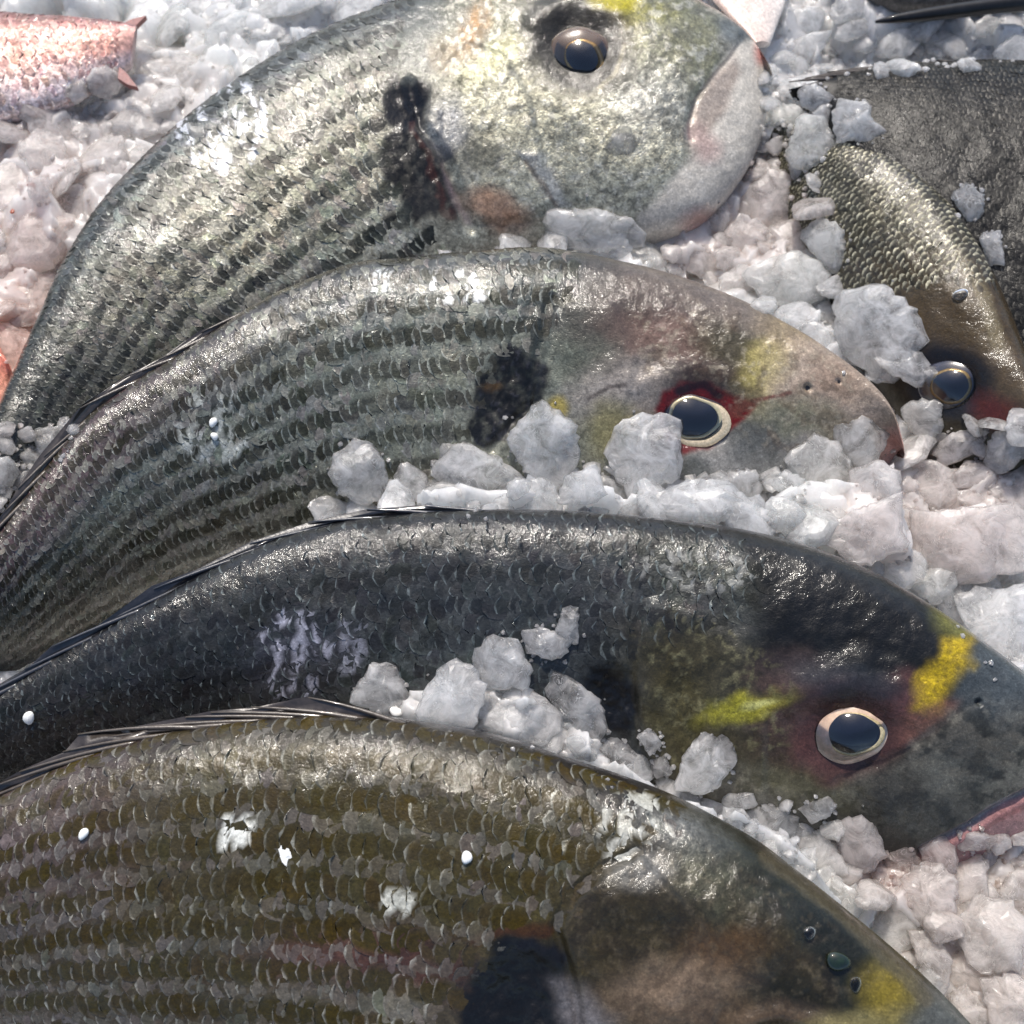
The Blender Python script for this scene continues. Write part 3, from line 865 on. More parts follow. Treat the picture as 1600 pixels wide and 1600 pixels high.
add_eye(FISH['A'], 908, 82, 50, 1.0, 0, (96, 76, 56), (176, 140, 80), 28, 23, dome=0.34, sink=0.18, tear=(-35, 0.25), iris_off=(3, 2))

# --- second bream, reddened eye
B_pairs = [(-130,1010,-70,1120),(-60,905,0,1062),(0,822,90,1012),(60,742,180,962),(125,660,260,917),(200,602,330,892),(280,553,410,868),
           (345,510,480,852),(430,458,550,842),(540,415,640,836),(630,403,720,836),(730,393,800,836),(840,387,880,838),(920,397,960,842),
           (1000,415,1030,846),(1080,438,1100,848),(1170,474,1170,845),(1250,517,1240,836),(1310,557,1300,815),(1365,602,1350,790),
           (1395,640,1385,765),(1408,680,1405,735),(1412,700,1412,715)]
B_head = [(870,340),(875,470),(850,560),(835,640),(760,720),(760,900),(1500,900),(1500,340)]
B_gill = [(880,470),(850,560),(840,640),(800,700),(860,760),(960,760),(980,640),(1000,560),(960,470)]
B_jaw = [(1450,690),(1398,735),(1330,770),(1270,800),(1230,900),(1500,900)]
def B_paint(p):
    p.base([(0, (38, 38, 40)), (0.05, (60, 60, 60)), (0.15, (92, 96, 96)), (0.35, (112, 118, 110)), (0.6, (150, 152, 136)), (0.85, (160, 158, 142)), (1, (150, 146, 136))],
           [(0, 0.05), (0.2, 0.3), (0.6, 0.55), (1, 0.5)])
    p.mod(0.25); p.mod(0.25, 'fine')
    tail = 1 - smooth(0.15, 0.5, p.t)
    p.mix(tail * 0.75 * smooth(0.35, 0.6, p.v), (104, 98, 86), 0.25)
    p.mix(tail * 0.85 * (1 - smooth(0.22, 0.42, p.v)), (98, 76, 78), 0.1)
    p.blob(700, 640, 130, 90, 0, (168, 168, 150), 0.6, 0.7, 30, 0.6)
    p.blob(860, 470, 130, 60, 10, (70, 78, 76), 0.7, 0.7, 25, 0.3)
    p.blob(930, 560, 80, 80, 0, (110, 112, 96), 0.6, 0.7, 25, 0.4)
    # head
    hm = smooth(900, 1010, p.x + p.wx * 30)
    p.mix(hm * 0.9, (136, 124, 114), 0.14)
    p.blob(1010, 500, 120, 60, 15, (84, 70, 64), 0.85, 0.7, 25, 0.12)
    p.blob(1060, 540, 90, 40, 15, (140, 112, 100), 0.8, 0.6, 15, 0.1)
    p.blob(1140, 545, 60, 40, 25, (72, 68, 46), 0.85, 0.6, 16, 0.1)
    p.blob(1070, 588, 120, 26, 5, (58, 46, 42), 0.9, 0.7, 14, 0.1)
    p.blob(1195, 575, 34, 46, 30, (206, 190, 110), 0.75, 0.6, 14, 0.25)
    p.blob(1230, 520, 50, 30, 30, (170, 150, 112), 0.6, 0.7, 12)
    p.blob(1290, 610, 90, 60, 30, (212, 190, 168), 0.85, 0.6, 20, 0.12)
    p.blob(1300, 600, 40, 30, 0, (160, 130, 110), 0.5, 0.8, 20)
    p.blob(1230, 650, 80, 26, 10, (176, 170, 130), 0.7, 0.7, 18, 0.3)
    p.blob(1180, 740, 120, 60, 0, (186, 184, 178), 0.85, 0.5, 18, 0.2)
    p.blob(1190, 690, 50, 50, 0, (96, 98, 94), 0.85, 0.7, 26, 0.1)
    p.blob(1260, 660, 60, 24, 0, (120, 122, 108), 0.6, 0.8, 22, 0.1)
    p.blob(1085, 740, 26, 28, 0, (100, 104, 100), 0.8, 0.5, 10, 0.1)
    p.blob(960, 610, 80, 40, -20, (182, 172, 162), 0.8, 0.6, 14, 0.3)
    p.blob(950, 670, 36, 44, 20, (150, 142, 96), 0.8, 0.6, 14, 0.3)
    p.blob(872, 635, 16, 16, 0, (190, 170, 80), 0.8, 0.5, 6, 0.3)
    p.line([(920, 622), (950, 606), (975, 600)], 4, (84, 74, 70), 0.7)
    p.poly([(1022, 640), (1035, 612), (1065, 598), (1110, 600), (1150, 618), (1188, 624), (1165, 655), (1140, 680), (1110, 700), (1068, 712), (1040, 690)], (118, 14, 18), 0.97, 5, 6, 0.0)
    p.line([(1060, 610), (1100, 602), (1125, 618)], 9, (22, 18, 26), 0.85)
    p.line([(1180, 623), (1215, 618), (1235, 614)], 4, (120, 60, 56), 0.8)
    BH = [(980, 480), (1100, 470), (1300, 560), (1400, 660), (1300, 720), (1180, 700), (1120, 590), (1000, 590)]
    p.mottle(BH, (110, 92, 74), 22, 0.5, 0.66, 0.5)
    p.mottle(BH, (206, 194, 170), 8, 0.56, 0.72, 0.35, seed=4, sil=0.3)
    # gill spot
    p.poly([(838, 545), (800, 538), (765, 575), (738, 630), (730, 665), (760, 700), (800, 690), (840, 640), (850, 590)], (18, 17, 19), 0.98, 8, 30, 0.02, 0.4)
    BG = [(838, 545), (800, 538), (765, 575), (738, 630), (730, 665), (760, 700), (800, 690), (840, 640), (850, 590)]
    p.mottle(BG, (74, 74, 82), 9, 0.60, 0.70, 0.6, seed=8, sil=0.2)
    p.line([(830, 540), (845, 500), (862, 470)], 12, (50, 52, 48), 0.7, 10)
    p.blob(770, 602, 12, 8, 0, (110, 84, 50), 0.6, 0.6, 6)
    # jaw
    p.blob(1350, 770, 70, 16, -28, (206, 140, 128), 0.8, 0.6, 8, 0.0)
    p.blob(1400, 705, 26, 34, 0, (214, 158, 146), 0.85, 0.6, 6, 0.0)
    p.blob(1375, 640, 30, 40, 30, (170, 152, 136), 0.6, 0.7, 8)
def B_disp(x, y, t, v):
    d = disp_poly(x, y, B_gill, 13, 0.0008)
    d -= disp_blob(x, y, 795, 620, 60, 0.0022, 80)
    d += (fbm(x / 12, y / 14, None, 3, 4) - 0.5) * disp_blob(x, y, 795, 620, 80, 0.0016, 100)
    d -= disp_ridge(x, y, [(860, 470), (845, 540), (820, 640), (770, 700)], 14, 0.0012)
    d -= disp_blob(x, y, 1090, 655, 86, 0.0024, 62)
    d += disp_ridge(x, y, [(1000, 600), (1090, 575), (1170, 600)], 30, 0.0010)
    d -= disp_ridge(x, y, [(1412, 730), (1340, 770), (1280, 808)], 10, 0.0014)
    d -= disp_blob(x, y, 1262, 606, 9, 0.0012)
    d -= disp_blob(x, y, 1310, 596, 7, 0.0008)
    d += (fbm(x / 12, y / 12, None, 6, 3) - 0.5) * 0.0004 * smooth(900, 1000, x)
    return d
make_fish('B', 'sea_bream', 'striped bream with a blood-red eye socket and a pinkish brown snout', B_pairs,
          [0.058, 0.064, 0.066, 0.064, 0.06], 0.02, B_paint, B_disp, bfrac=0.215,
          segments=[('head', B_head), ('gill_cover', B_gill), ('lower_jaw', B_jaw)], gain=0.62, seed=23,
          scales=dict(pitch=0.0031, rows=20, region=[(-200, 1200), (-200, 900), (100, 620), (540, 380), (860, 360), (900, 420), (880, 500), (835, 530), (770, 560), (725, 640), (730, 720), (800, 900), (300, 1000)],
                      dark=0.68, lightcol=(142, 140, 130), lightmix=0.5, rim=(196, 200, 190), rim_a=0.34, stripe=0.9, light=1.05, lift=1.0, darkcol=(44, 42, 26),
                      streak=[(720, 448, 50, 26, (225, 228, 228), 0.9), (590, 440, 22, 20, (215, 218, 218), 0.9), (335, 665, 60, 60, (205, 208, 200), 0.5)]))  # streaks along the back paint its highlights into the scale colour
add_eye(FISH['B'], 1082, 655, 62, 0.8, 15, (52, 34, 34), (226, 206, 170), 42, 33, dome=0.36, sink=0.18, tear=(30, 0.18), rim=(214, 200, 160), pupil_off=(0, -2), iris_off=(7, 8))

# --- third bream, blue-black, gold brow
C_pairs = [(-140,1190,-100,1310),(-60,1122,-10,1282),(0,1076,80,1264),(50,1045,150,1252),(110,1007,220,1242),(200,958,310,1234),(300,902,400,1230),
           (400,853,490,1228),(500,820,580,1228),(610,803,670,1230),(740,796,770,1237),(860,797,870,1247),(960,803,960,1260),(1060,813,1050,1277),
           (1150,825,1130,1297),(1250,848,1210,1317),(1330,878,1290,1337),(1400,912,1370,1354),(1470,955,1450,1362),(1540,1005,1530,1352),
           (1610,1060,1610,1318),(1670,1115,1670,1275),(1710,1165,1705,1232),(1722,1190,1722,1207)]
C_head = [(960,700),(985,860),(1010,940),(990,1020),(1000,1100),(960,1160),(960,1400),(1800,1400),(1800,700)]
C_gill = [(1010,930),(985,1020),(990,1100),(1000,1170),(1080,1260),(1200,1260),(1200,1130),(1180,1030),(1120,960)]
C_jaw = [(1420,1338),(1500,1296),(1600,1240),(1720,1170),(1800,1200),(1800,1420),(1400,1420)]
def C_paint(p):
    p.base([(0, (20, 21, 24)), (0.06, (38, 40, 44)), (0.2, (68, 70, 70)), (0.5, (80, 83, 82)), (0.8, (72, 75, 76)), (1, (86, 86, 84))],
           [(0, 0.05), (0.2, 0.2), (0.6, 0.3), (1, 0.25)])
    p.mod(0.35); p.mod(0.3, 'fine')
    p.blob(300, 1080, 200, 60, -15, (44, 46, 52), 0.7, 0.7, 30, 0.15)
    p.blob(80, 1130, 100, 60, 0, (72, 70, 68), 0.6, 0.7, 30, 0.15)
    p.blob(470, 1030, 76, 70, 0, (96, 96, 106), 0.5, 0.5, 20, 0.2)  # lilac highlight of broken scales, put into the skin colour
    p.blob(700, 1040, 120, 40, 0, (100, 108, 106), 0.5, 0.7, 24, 0.3)
    p.blob(1110, 900, 110, 45, 22, (92, 94, 84), 0.8, 0.7, 20, 0.5)
    p.blob(1060, 950, 120, 50, 10, (100, 100, 96), 0.5, 0.7, 20, 0.5)
    # head
    hm = smooth(1000, 1060, p.x + p.wx * 24)
    low = smooth(0.30, 0.42, p.v)
    p.mix(hm * low * 0.9, (88, 82, 60), 0.15)
    top = hm * (1 - smooth(0.40, 0.52, p.v + p.wy * 0.03)) * smooth(1140, 1210, p.x)
    p.mix(top, (27, 27, 25), 0.02)
    p.blob(1300, 880, 200, 20, 25, (62, 64, 66), 0.4, 0.8, 10)
    p.blob(1040, 1040, 70, 70, 0, (72, 64, 36), 0.8, 0.7, 20, 0.1)
    p.blob(1060, 1130, 50, 60, 0, (112, 104, 66), 0.6, 0.7, 20, 0.2)
    p.blob(1120, 1112, 26, 20, 0, (150, 146, 70), 0.6, 0.6, 10, 0.2)
    p.blob(1240, 1075, 70, 50, 10, (96, 76, 70), 0.85, 0.7, 16, 0.02)
    p.blob(1230, 1140, 60, 60, 0, (92, 72, 66), 0.8, 0.7, 14, 0.02)
    p.poly([(1300, 1060), (1360, 1075), (1420, 1050), (1490, 1100), (1440, 1150), (1380, 1210), (1290, 1230), (1240, 1180), (1250, 1100)], (126, 82, 78), 0.85, 22, 10, 0.02)
    p.blob(1340, 1078, 90, 16, -6, (44, 36, 38), 0.85, 0.7, 10, 0.0)
    p.blob(1310, 1060, 90, 24, 10, (62, 66, 72), 0.7, 0.7, 10, 0.02)
    ch = [(1120, 1190), (1220, 1210), (1300, 1235), (1400, 1180), (1480, 1110), (1560, 1080), (1680, 1110), (1720, 1180), (1600, 1250), (1500, 1300), (1420, 1350), (1250, 1340), (1120, 1270)]
    p.poly(ch, (112, 108, 98), 0.9, 16, 14, 0.06)
    p.mottle(ch, (54, 53, 46), 26, 0.46, 0.6, 0.85)
    p.mottle(ch, (150, 146, 132), 20, 0.56, 0.68, 0.6, seed=3)
    p.blob(1400, 1260, 150, 60, -22, (72, 70, 64), 0.75, 0.8, 30, 0.04)
    p.blob(1470, 1220, 40, 24, 40, (140, 138, 126), 0.5, 0.8, 24, 0.04)
    p.blob(1240, 1230, 80, 26, 10, (126, 122, 92), 0.6, 0.8, 22, 0.1)
    p.blob(1560, 1060, 70, 60, 0, (96, 104, 108), 0.8, 0.6, 14, 0.06)
    p.poly([(1422, 1088), (1452, 1040), (1480, 990), (1505, 985), (1526, 1000), (1518, 1040), (1480, 1080), (1462, 1112), (1430, 1112)], (220, 188, 36), 0.95, 14, 16, 0.4, 0.5)
    p.blob(1495, 965, 34, 26, 35, (132, 130, 66), 0.8, 0.7, 10, 0.05)
    p.blob(1440, 1125, 50, 18, -30, (150, 104, 84), 0.6, 0.7, 10, 0.05)
    p.line([(1320, 1215), (1380, 1190), (1420, 1168)], 4, (40, 34, 34), 0.8, 3)
    CG = [(1010, 960), (1130, 960), (1230, 1060), (1230, 1180), (1100, 1240), (1000, 1150)]
    p.mottle(CG, (50, 47, 32), 16, 0.48, 0.64, 0.5)
    p.mottle(CG, (146, 140, 104), 10, 0.58, 0.68, 0.55, seed=5, sil=0.5)
    p.mottle([(1190, 880), (1300, 880), (1450, 1000), (1400, 1060), (1230, 1010)], (14, 14, 14), 30, 0.45, 0.6, 0.6, seed=6)
    p.blob(1160, 1105, 58, 15, -14, (206, 198, 60), 0.8, 0.8, 14, 0.45)
    p.blob(1185, 1098, 26, 6, -14, (240, 236, 150), 0.8, 0.6, 6, 0.6)
    p.blob(1328, 1146, 80, 66, -20, (74, 52, 50), 0.75, 0.3, 6, 0.02)  # eyelid shade painted as a dark ring around the eyeball
    p.poly([(958, 1035), (910, 1030), (905, 1080), (930, 1140), (975, 1150), (1000, 1120), (990, 1070)], (14, 14, 17), 0.95, 14, 14, 0.02)
    # lips
    p.poly([(1425, 1345), (1500, 1300), (1600, 1245), (1720, 1180), (1800, 1200), (1800, 1440), (1420, 1440)], (206, 150, 146), 0.95, 6, 5, 0.0)
    p.line([(1440, 1328), (1520, 1285), (1600, 1240), (1700, 1175)], 9, (150, 150, 156), 0.7, 4)
    p.line([(1520, 1305), (1600, 1262), (1700, 1205)], 5, (176, 110, 106), 0.7, 3)
def C_disp(x, y, t, v):
    d = disp_poly(x, y, C_gill, 13, 0.0008)
    d -= disp_blob(x, y, 955, 1085, 50, 0.002, 60)
    d += (fbm(x / 12, y / 14, None, 3, 4) - 0.5) * disp_blob(x, y, 955, 1085, 70, 0.0016, 80)
    d -= disp_ridge(x, y, [(1010, 930), (985, 1020), (990, 1100), (1000, 1170)], 14, 0.001)
    d -= disp_blob(x, y, 1328, 1150, 96, 0.0022, 80)
    d += disp_ridge(x, y, [(1250, 1080), (1340, 1055), (1430, 1095)], 60, 0.0024)
    d -= disp_ridge(x, y, [(1310, 1222), (1380, 1192), (1450, 1150), (1520, 1100)], 12, 0.0004)
    d -= disp_ridge(x, y, [(1440, 1332), (1520, 1288), (1600, 1243), (1700, 1178)], 12, 0.0016)
    d -= disp_blob(x, y, 1530, 1098, 8, 0.0014)
    d += (fbm(x / 12, y / 12, None, 8, 3) - 0.5) * 0.0003 * smooth(1000, 1100, x)
    return d
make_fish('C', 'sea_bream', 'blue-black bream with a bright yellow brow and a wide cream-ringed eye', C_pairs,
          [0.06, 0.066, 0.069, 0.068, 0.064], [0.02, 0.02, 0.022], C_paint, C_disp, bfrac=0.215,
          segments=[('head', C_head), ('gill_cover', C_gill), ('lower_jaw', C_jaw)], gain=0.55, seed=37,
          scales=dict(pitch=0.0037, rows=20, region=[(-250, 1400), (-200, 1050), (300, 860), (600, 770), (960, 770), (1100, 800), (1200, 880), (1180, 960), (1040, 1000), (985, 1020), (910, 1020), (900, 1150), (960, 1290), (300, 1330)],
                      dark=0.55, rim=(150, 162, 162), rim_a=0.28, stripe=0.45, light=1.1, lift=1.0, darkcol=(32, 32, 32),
                      streak=[(465, 1022, 62, 72, (178, 178, 192), 0.6), (540, 1010, 30, 45, (165, 166, 178), 0.5), (1090, 890, 90, 40, (170, 170, 165), 0.4)]))  # streaks paint the lilac glint of broken scales and a nape highlight
add_eye(FISH['C'], 1328, 1146, 66, 0.82, -20, (222, 188, 162), (214, 196, 150), 37, 34, dome=0.44, sink=0.20, tear=(-25, 0.2), rim=None, pupil_off=(5, -1), iris_off=(1.5, 2))

# --- front bream, olive, nearest the bottom edge
D_pairs = [(-150,1330,-80,1650),(-60,1272,0,1680),(0,1240,80,1700),(100,1192,170,1730),(200,1156,260,1750),(300,1135,350,1770),(400,1121,440,1790),
           (520,1114,540,1810),(620,1123,630,1830),(720,1139,710,1850),(800,1157,780,1870),(880,1184,850,1890),(960,1210,930,1910),(1040,1240,1010,1930),
           (1110,1275,1090,1945),(1180,1315,1170,1955),(1250,1368,1240,1960),(1320,1424,1310,1960),(1380,1475,1380,1955),(1440,1530,1450,1945),
           (1500,1592,1510,1930),(1560,1665,1570,1900),(1600,1735,1605,1860),(1622,1790,1622,1812)]
D_head = [(1060,1180),(1010,1300),(940,1345),(890,1390),(868,1450),(900,1540),(900,2000),(1700,2000),(1700,1180)]
D_gill = [(1000,1330),(940,1360),(895,1400),(870,1450),(900,1540),(910,1640),(1100,1700),(1130,1560),(1100,1440)]
def D_paint(p):
    p.base([(0, (40, 34, 32)), (0.05, (70, 64, 56)), (0.14, (92, 84, 52)), (0.35, (98, 88, 48)), (0.55, (104, 92, 66)), (0.72, (118, 104, 88)), (1, (140, 128, 112))],
           [(0, 0.05), (0.3, 0.2), (1, 0.2)])
    p.mod(0.2); p.mod(0.2, 'fine')
    p.mix((1 - smooth(40, 330, p.x + p.wx * 40)) * 0.85 * (1 - smooth(0.3, 0.5, p.v)), (116, 96, 94), 0.1)
    p.mix((1 - smooth(0, 260, p.x)) * 0.5, (128, 114, 104), 0.15)
    p.blob(560, 1510, 150, 46, 6, (128, 84, 76), 0.75, 0.7, 20, 0.1)
    p.blob(680, 1500, 80, 40, 20, (96, 62, 58), 0.6, 0.7, 20, 0.1)
    p.blob(520, 1570, 130, 34, 0, (148, 138, 120), 0.6, 0.7, 20, 0.2)
    p.blob(620, 1580, 44, 46, 0, (176, 168, 148), 0.7, 0.5, 10, 0.1)
    # head
    p.poly(D_head, (80, 70, 48), 0.9, 26, 16, 0.12)
    p.poly([(1060, 1220), (1130, 1270), (1260, 1370), (1400, 1480), (1470, 1600), (1330, 1620), (1290, 1500), (1190, 1420), (1100, 1330)], (58, 62, 52), 0.92, 24, 14, 0.02)
    p.poly([(1230, 1390), (1330, 1450), (1370, 1530), (1330, 1570), (1270, 1500)], (34, 38, 30), 0.8, 20, 12, 0.0)
    p.blob(1240, 1560, 80, 30, 20, (40, 40, 28), 0.8, 0.7, 14, 0.0)
    p.blob(1055, 1300, 70, 36, 20, (170, 172, 168), 0.7, 0.7, 20, 0.6)  # pale silver from here paints in the head's wet highlights
    p.blob(1110, 1380, 60, 50, 20, (120, 122, 100), 0.6, 0.7, 22, 0.5)
    p.blob(1000, 1360, 50, 24, -5, (196, 194, 188), 0.6, 0.6, 12, 0.5)
    p.blob(1050, 1545, 100, 44, -12, (206, 176, 148), 0.7, 0.7, 18, 0.02)
    p.blob(1180, 1600, 110, 30, 0, (170, 138, 110), 0.45, 0.7, 14, 0.02)
    p.blob(1130, 1480, 60, 30, 0, (140, 104, 68), 0.6, 0.7, 14, 0.03)
    p.blob(1390, 1560, 50, 40, 60, (188, 166, 64), 0.85, 0.7, 10, 0.1)
    p.blob(1330, 1605, 80, 24, -8, (196, 182, 122), 0.8, 0.7, 10, 0.05)
    p.blob(1480, 1600, 60, 60, 40, (128, 132, 128), 0.85, 0.6, 12, 0.05)
    p.line([(1200, 1340), (1300, 1415), (1380, 1490), (1450, 1560)], 16, (130, 120, 96), 0.6, 6)
    DH = [(880, 1400), (960, 1340), (1100, 1300), (1300, 1450), (1330, 1560), (1100, 1640), (900, 1600)]
    p.mottle(DH, (58, 46, 32), 24, 0.46, 0.7, 0.4)
    p.mottle(DH, (170, 154, 126), 8, 0.58, 0.72, 0.2, seed=4)
    p.poly([(700, 1640), (720, 1560), (745, 1505), (800, 1462), (850, 1460), (885, 1490), (900, 1560), (930, 1640)], (20, 19, 21), 0.97, 12, 22, 0.02)
    p.blob(840, 1480, 40, 24, 20, (46, 45, 56), 0.5, 0.7, 10)
    p.line([(745, 1470), (800, 1452), (860, 1452)], 12, (98, 56, 34), 0.7, 12)
    p.poly([(868, 1535), (905, 1545), (960, 1590), (975, 1640), (900, 1640), (880, 1580)], (176, 170, 172), 0.75, 24, 14, 0.2)
def D_disp(x, y, t, v):
    d = disp_poly(x, y, D_gill, 13, 0.0010)
    d -= disp_blob(x, y, 810, 1560, 95, 0.0026, 100)
    d += (fbm(x / 16, y / 14, None, 3, 4) - 0.5) * disp_blob(x, y, 810, 1550, 120, 0.0016, 120)
    d -= disp_ridge(x, y, [(1000, 1330), (940, 1360), (895, 1400), (868, 1450), (895, 1540), (910, 1640)], 14, 0.0013)
    d -= disp_blob(x, y, 1215, 1650, 90, 0.002, 70)
    d += disp_ridge(x, y, [(1130, 1610), (1210, 1585), (1300, 1610)], 26, 0.001)
    d += disp_ridge(x, y, [(960, 1400), (1080, 1400), (1200, 1470)], 70, 0.0020)
    d += (fbm(x / 16, y / 16, None, 9, 3) - 0.5) * 0.0005 * smooth(900, 1000, x)
    return d
make_fish('D', 'sea_bream', 'olive-gold striped bream nearest the bottom edge, its back fin folded flat', D_pairs,
          [0.066, 0.072, 0.074, 0.072, 0.066], 0.018, D_paint, D_disp, bfrac=0.20,
          segments=[('head', D_head), ('gill_cover', D_gill)], gain=0.35, seed=51,
          scales=dict(pitch=0.0035, rows=24, region=[(-250, 1800), (-200, 1250), (400, 1080), (700, 1110), (960, 1195), (1080, 1250), (1050, 1300), (950, 1340), (890, 1385), (866, 1440), (800, 1450), (735, 1490), (690, 1600), (680, 1800)],
                      dark=0.85, lightcol=(112, 108, 104), lightmix=0.40, rim=(196, 196, 184), rim_a=0.30, stripe=0.9, light=1.1, lift=1.1, darkcol=(64, 53, 12),
                      streak=[(360, 1300, 40, 22, (232, 232, 222), 0.9), (630, 1410, 46, 20, (220, 220, 208), 0.6), (990, 1300, 60, 60, (215, 215, 205), 0.5)]))
add_eye(FISH['D'], 1215, 1650, 62, 0.82, 10, (190, 160, 130), (214, 196, 150), 38, 34, dome=0.36, sink=0.14)

# --- small red fish at the top left (tail to the right)
E_pairs = [(214,40,205,108),(190,34,186,122),(150,29,150,142),(105,25,105,166),(50,21,50,182),(-20,18,-20,192),(-90,26,-90,190),(-150,60,-150,160),(-175,90,-175,120)]
def E_paint(p):
    p.base([(0, (96, 62, 62)), (0.12, (146, 110, 108)), (0.3, (192, 150, 140)), (0.55, (210, 164, 150)), (0.8, (230, 208, 202)), (1, (226, 206, 200))], [(0, 0.1), (0.3, 0.45), (1, 0.55)])
    p.mod(0.25); p.mod(0.25, 'fine')
make_fish('E', 'red_fish', 'small rose-red fish half sunk in the ice, only its tail end showing', E_pairs, 0.050, 0.040, E_paint, None, bfrac=0.2, NU=200, NV=80, seed=61,
          scales=dict(pitch=0.0040, rows=11, region=[(-300, -50), (186, -50), (186, 300), (-300, 300)], dark=0.75, rim=(250, 226, 214), rim_a=0.75, stripe=0.2, light=1.1, darkcol=(160, 104, 96), lift=1.4, sil_add=0.15, single=160))

# --- dark fish at the right and the brown one lying over it
F_pairs = [(1232,140,1238,152),(1275,128,1275,200),(1320,115,1310,290),(1375,104,1350,390),(1430,97,1400,480),(1500,93,1460,560),(1570,93,1540,640),(1650,100,1640,720),(1760,130,1760,780),(1900,200,1880,780)]
def F_paint(p):
    p.base([(0, (36, 36, 38)), (0.06, (50, 50, 52)), (0.3, (70, 68, 64)), (0.6, (66, 66, 66)), (1, (84, 84, 84))], [(0, 0.02), (0.4, 0.06), (1, 0.06)])
    p.mod(0.25)
    p.blob(1300, 135, 60, 30, -10, (56, 56, 58), 0.8, 0.6, 10, 0.1)
make_fish('F', 'dark_fish', 'large charcoal fish with fine scales at the right edge, tapering to the left', F_pairs, [0.056, 0.055, 0.054], [0.05, 0.026, 0.012], F_paint, None, cap0=True, mat=M_DULL, bfrac=0.17, NU=300, NV=120, gain=0.15, seed=71,
          scales=dict(pitch=0.0023, rows=44, rim_w=0.7, curve=0.1, tall=0.55, region=[(1310, 60), (1900, 60), (1900, 900), (1300, 900)], dark=0.8, smat=M_DULL_SCALE, rim=(118, 114, 106), rim_a=0.5, rim_rand=0.2, stripe=0.3, light=1.0, darkcol=(24, 24, 24), lift=1.6, single=0))
G_pairs = [(1215,190,1195,235),(1285,205,1212,288),(1345,224,1235,350),(1400,250,1260,410),(1445,283,1290,470),(1490,325,1325,535),(1523,372,1360,600),(1552,425,1400,655),
           (1577,485,1450,705),(1600,550,1510,745),(1630,620,1570,765),(1655,680,1620,765),(1668,715,1655,750)]
def G_paint(p):
    p.base([(0, (50, 46, 36)), (0.08, (96, 90, 76)), (0.3, (98, 92, 70)), (0.7, (112, 106, 84)), (1, (104, 98, 84))], [(0, 0.05), (0.4, 0.3), (1, 0.3)])
    p.mod(0.2)
    p.blob(1440, 430, 130, 50, 10, (104, 84, 54), 0.6, 0.7, 20, 0.1)
    p.poly([(1360, 480), (1470, 450), (1580, 440), (1640, 560), (1640, 620), (1530, 600), (1430, 600), (1380, 560)], (106, 84, 48), 0.9, 40, 20, 0.05)
    p.line([(1500, 400), (1540, 470), (1562, 540)], 14, (176, 160, 120), 0.6, 6)
    p.blob(1580, 600, 46, 60, 20, (120, 100, 72), 0.8, 0.6, 10, 0.05)
    p.blob(1480, 600, 72, 62, 10, (30, 28, 36), 0.95, 0.3, 6, 0.02)
    p.blob(1560, 650, 40, 26, 30, (140, 50, 44), 0.8, 0.7, 8, 0.0)
def G_disp(x, y, t, v):
    return -disp_blob(x, y, 1482, 602, 76, 0.002, 62)
make_fish('G', 'brown_fish', 'brown fish at the right with an ochre head dipping to a half-hidden eye', G_pairs, [0.046, 0.057, 0.060, 0.060, 0.060], [0.030, 0.026, 0.026], G_paint, G_disp, cap0=True, bfrac=0.24, NU=300, NV=120, gain=0.30, seed=81,
          segments=[('head', [(1300, 470), (1420, 450), (1600, 420), (1800, 500), (1800, 900), (1300, 900)])],
          scales=dict(pitch=0.0026, rows=20, rim_w=0.74, curve=0.1, tall=0.6, region=[(1180, 150), (1560, 200), (1600, 400), (1580, 450), (1480, 440), (1370, 470), (1300, 520), (1180, 300)], dark=0.85, rim=(214, 208, 180), rim_a=0.6, rim_rand=0.2, stripe=0.25, light=1.0, darkcol=(30, 27, 20), lift=1.7, single=0))
add_eye(FISH['G'], 1484, 602, 50, 0.9, 10, (46, 46, 58), (150, 124, 74), 29, 26, dome=0.36, sink=0.14)

# --- dark fish along the top right corner, and a pale flap of belly beside the silver bream's mouth
H_pairs = [(1235,-120,1262,-70),(1290,-200,1320,-20),(1370,-250,1390,8),(1470,-270,1480,16),(1570,-280,1570,8),(1680,-280,1680,-10),(1800,-240,1790,-60),(1900,-200,1890,-150)]
def H_paint(p):
    p.base([(0, (60, 60, 60)), (0.7, (104, 100, 94)), (1, (92, 88, 84))], 0.3)
    p.mod(0.4); p.mod(0.4, 'fine')
make_fish('H', 'grey_fish', 'grey fish at the top right corner with only its lower edge and dark fin showing', H_pairs, 0.045, 0.04, H_paint, None, bfrac=0.14, NU=160, NV=60, seed=91)
fh = FISH['H']
px = np.array([(1368, 34), (1400, 29), (1440, 24), (1490, 17), (1540, 11), (1600, 5), (1680, -6)], float)
pts = at_z(px, 0.047)
V, F = tube(pts, [0.0006, 0.0018, 0.0026, 0.0030, 0.0032, 0.0034, 0.0034], 10)
V[:, 2] += (fbm(V[:, 0] * 400, V[:, 1] * 400, None, 3, 3) - 0.5) * 0.001
mesh_obj('belly_fin', V, F, plain('dark_fin', (20, 20, 22), 0.45, 0.3, spec=0.3, noise_amp=0.6, nscale=400), fh['root'], origin=fh['base'])
I_pairs = [(1180,68,1202,72),(1165,50,1208,56),(1140,25,1218,30),(1112,-5,1228,0),(1080,-50,1235,-60),(1060,-110,1230,-120)]
def I_paint(p):
    p.base([(0, (226, 200, 186)), (0.5, (232, 212, 200)), (1, (236, 226, 216))], 0.05)
    p.mod(0.12)
    p.line([(1205, 60), (1222, 25), (1230, -10)], 3, (245, 240, 232), 0.8)
make_fish('I', 'pale_fish', 'pale pink tip of a fish wedged at the top edge above the silver mouth', I_pairs, 0.05, 0.044, I_paint, None, bfrac=0.12, NU=80, NV=50, seed=95, cap1=False)
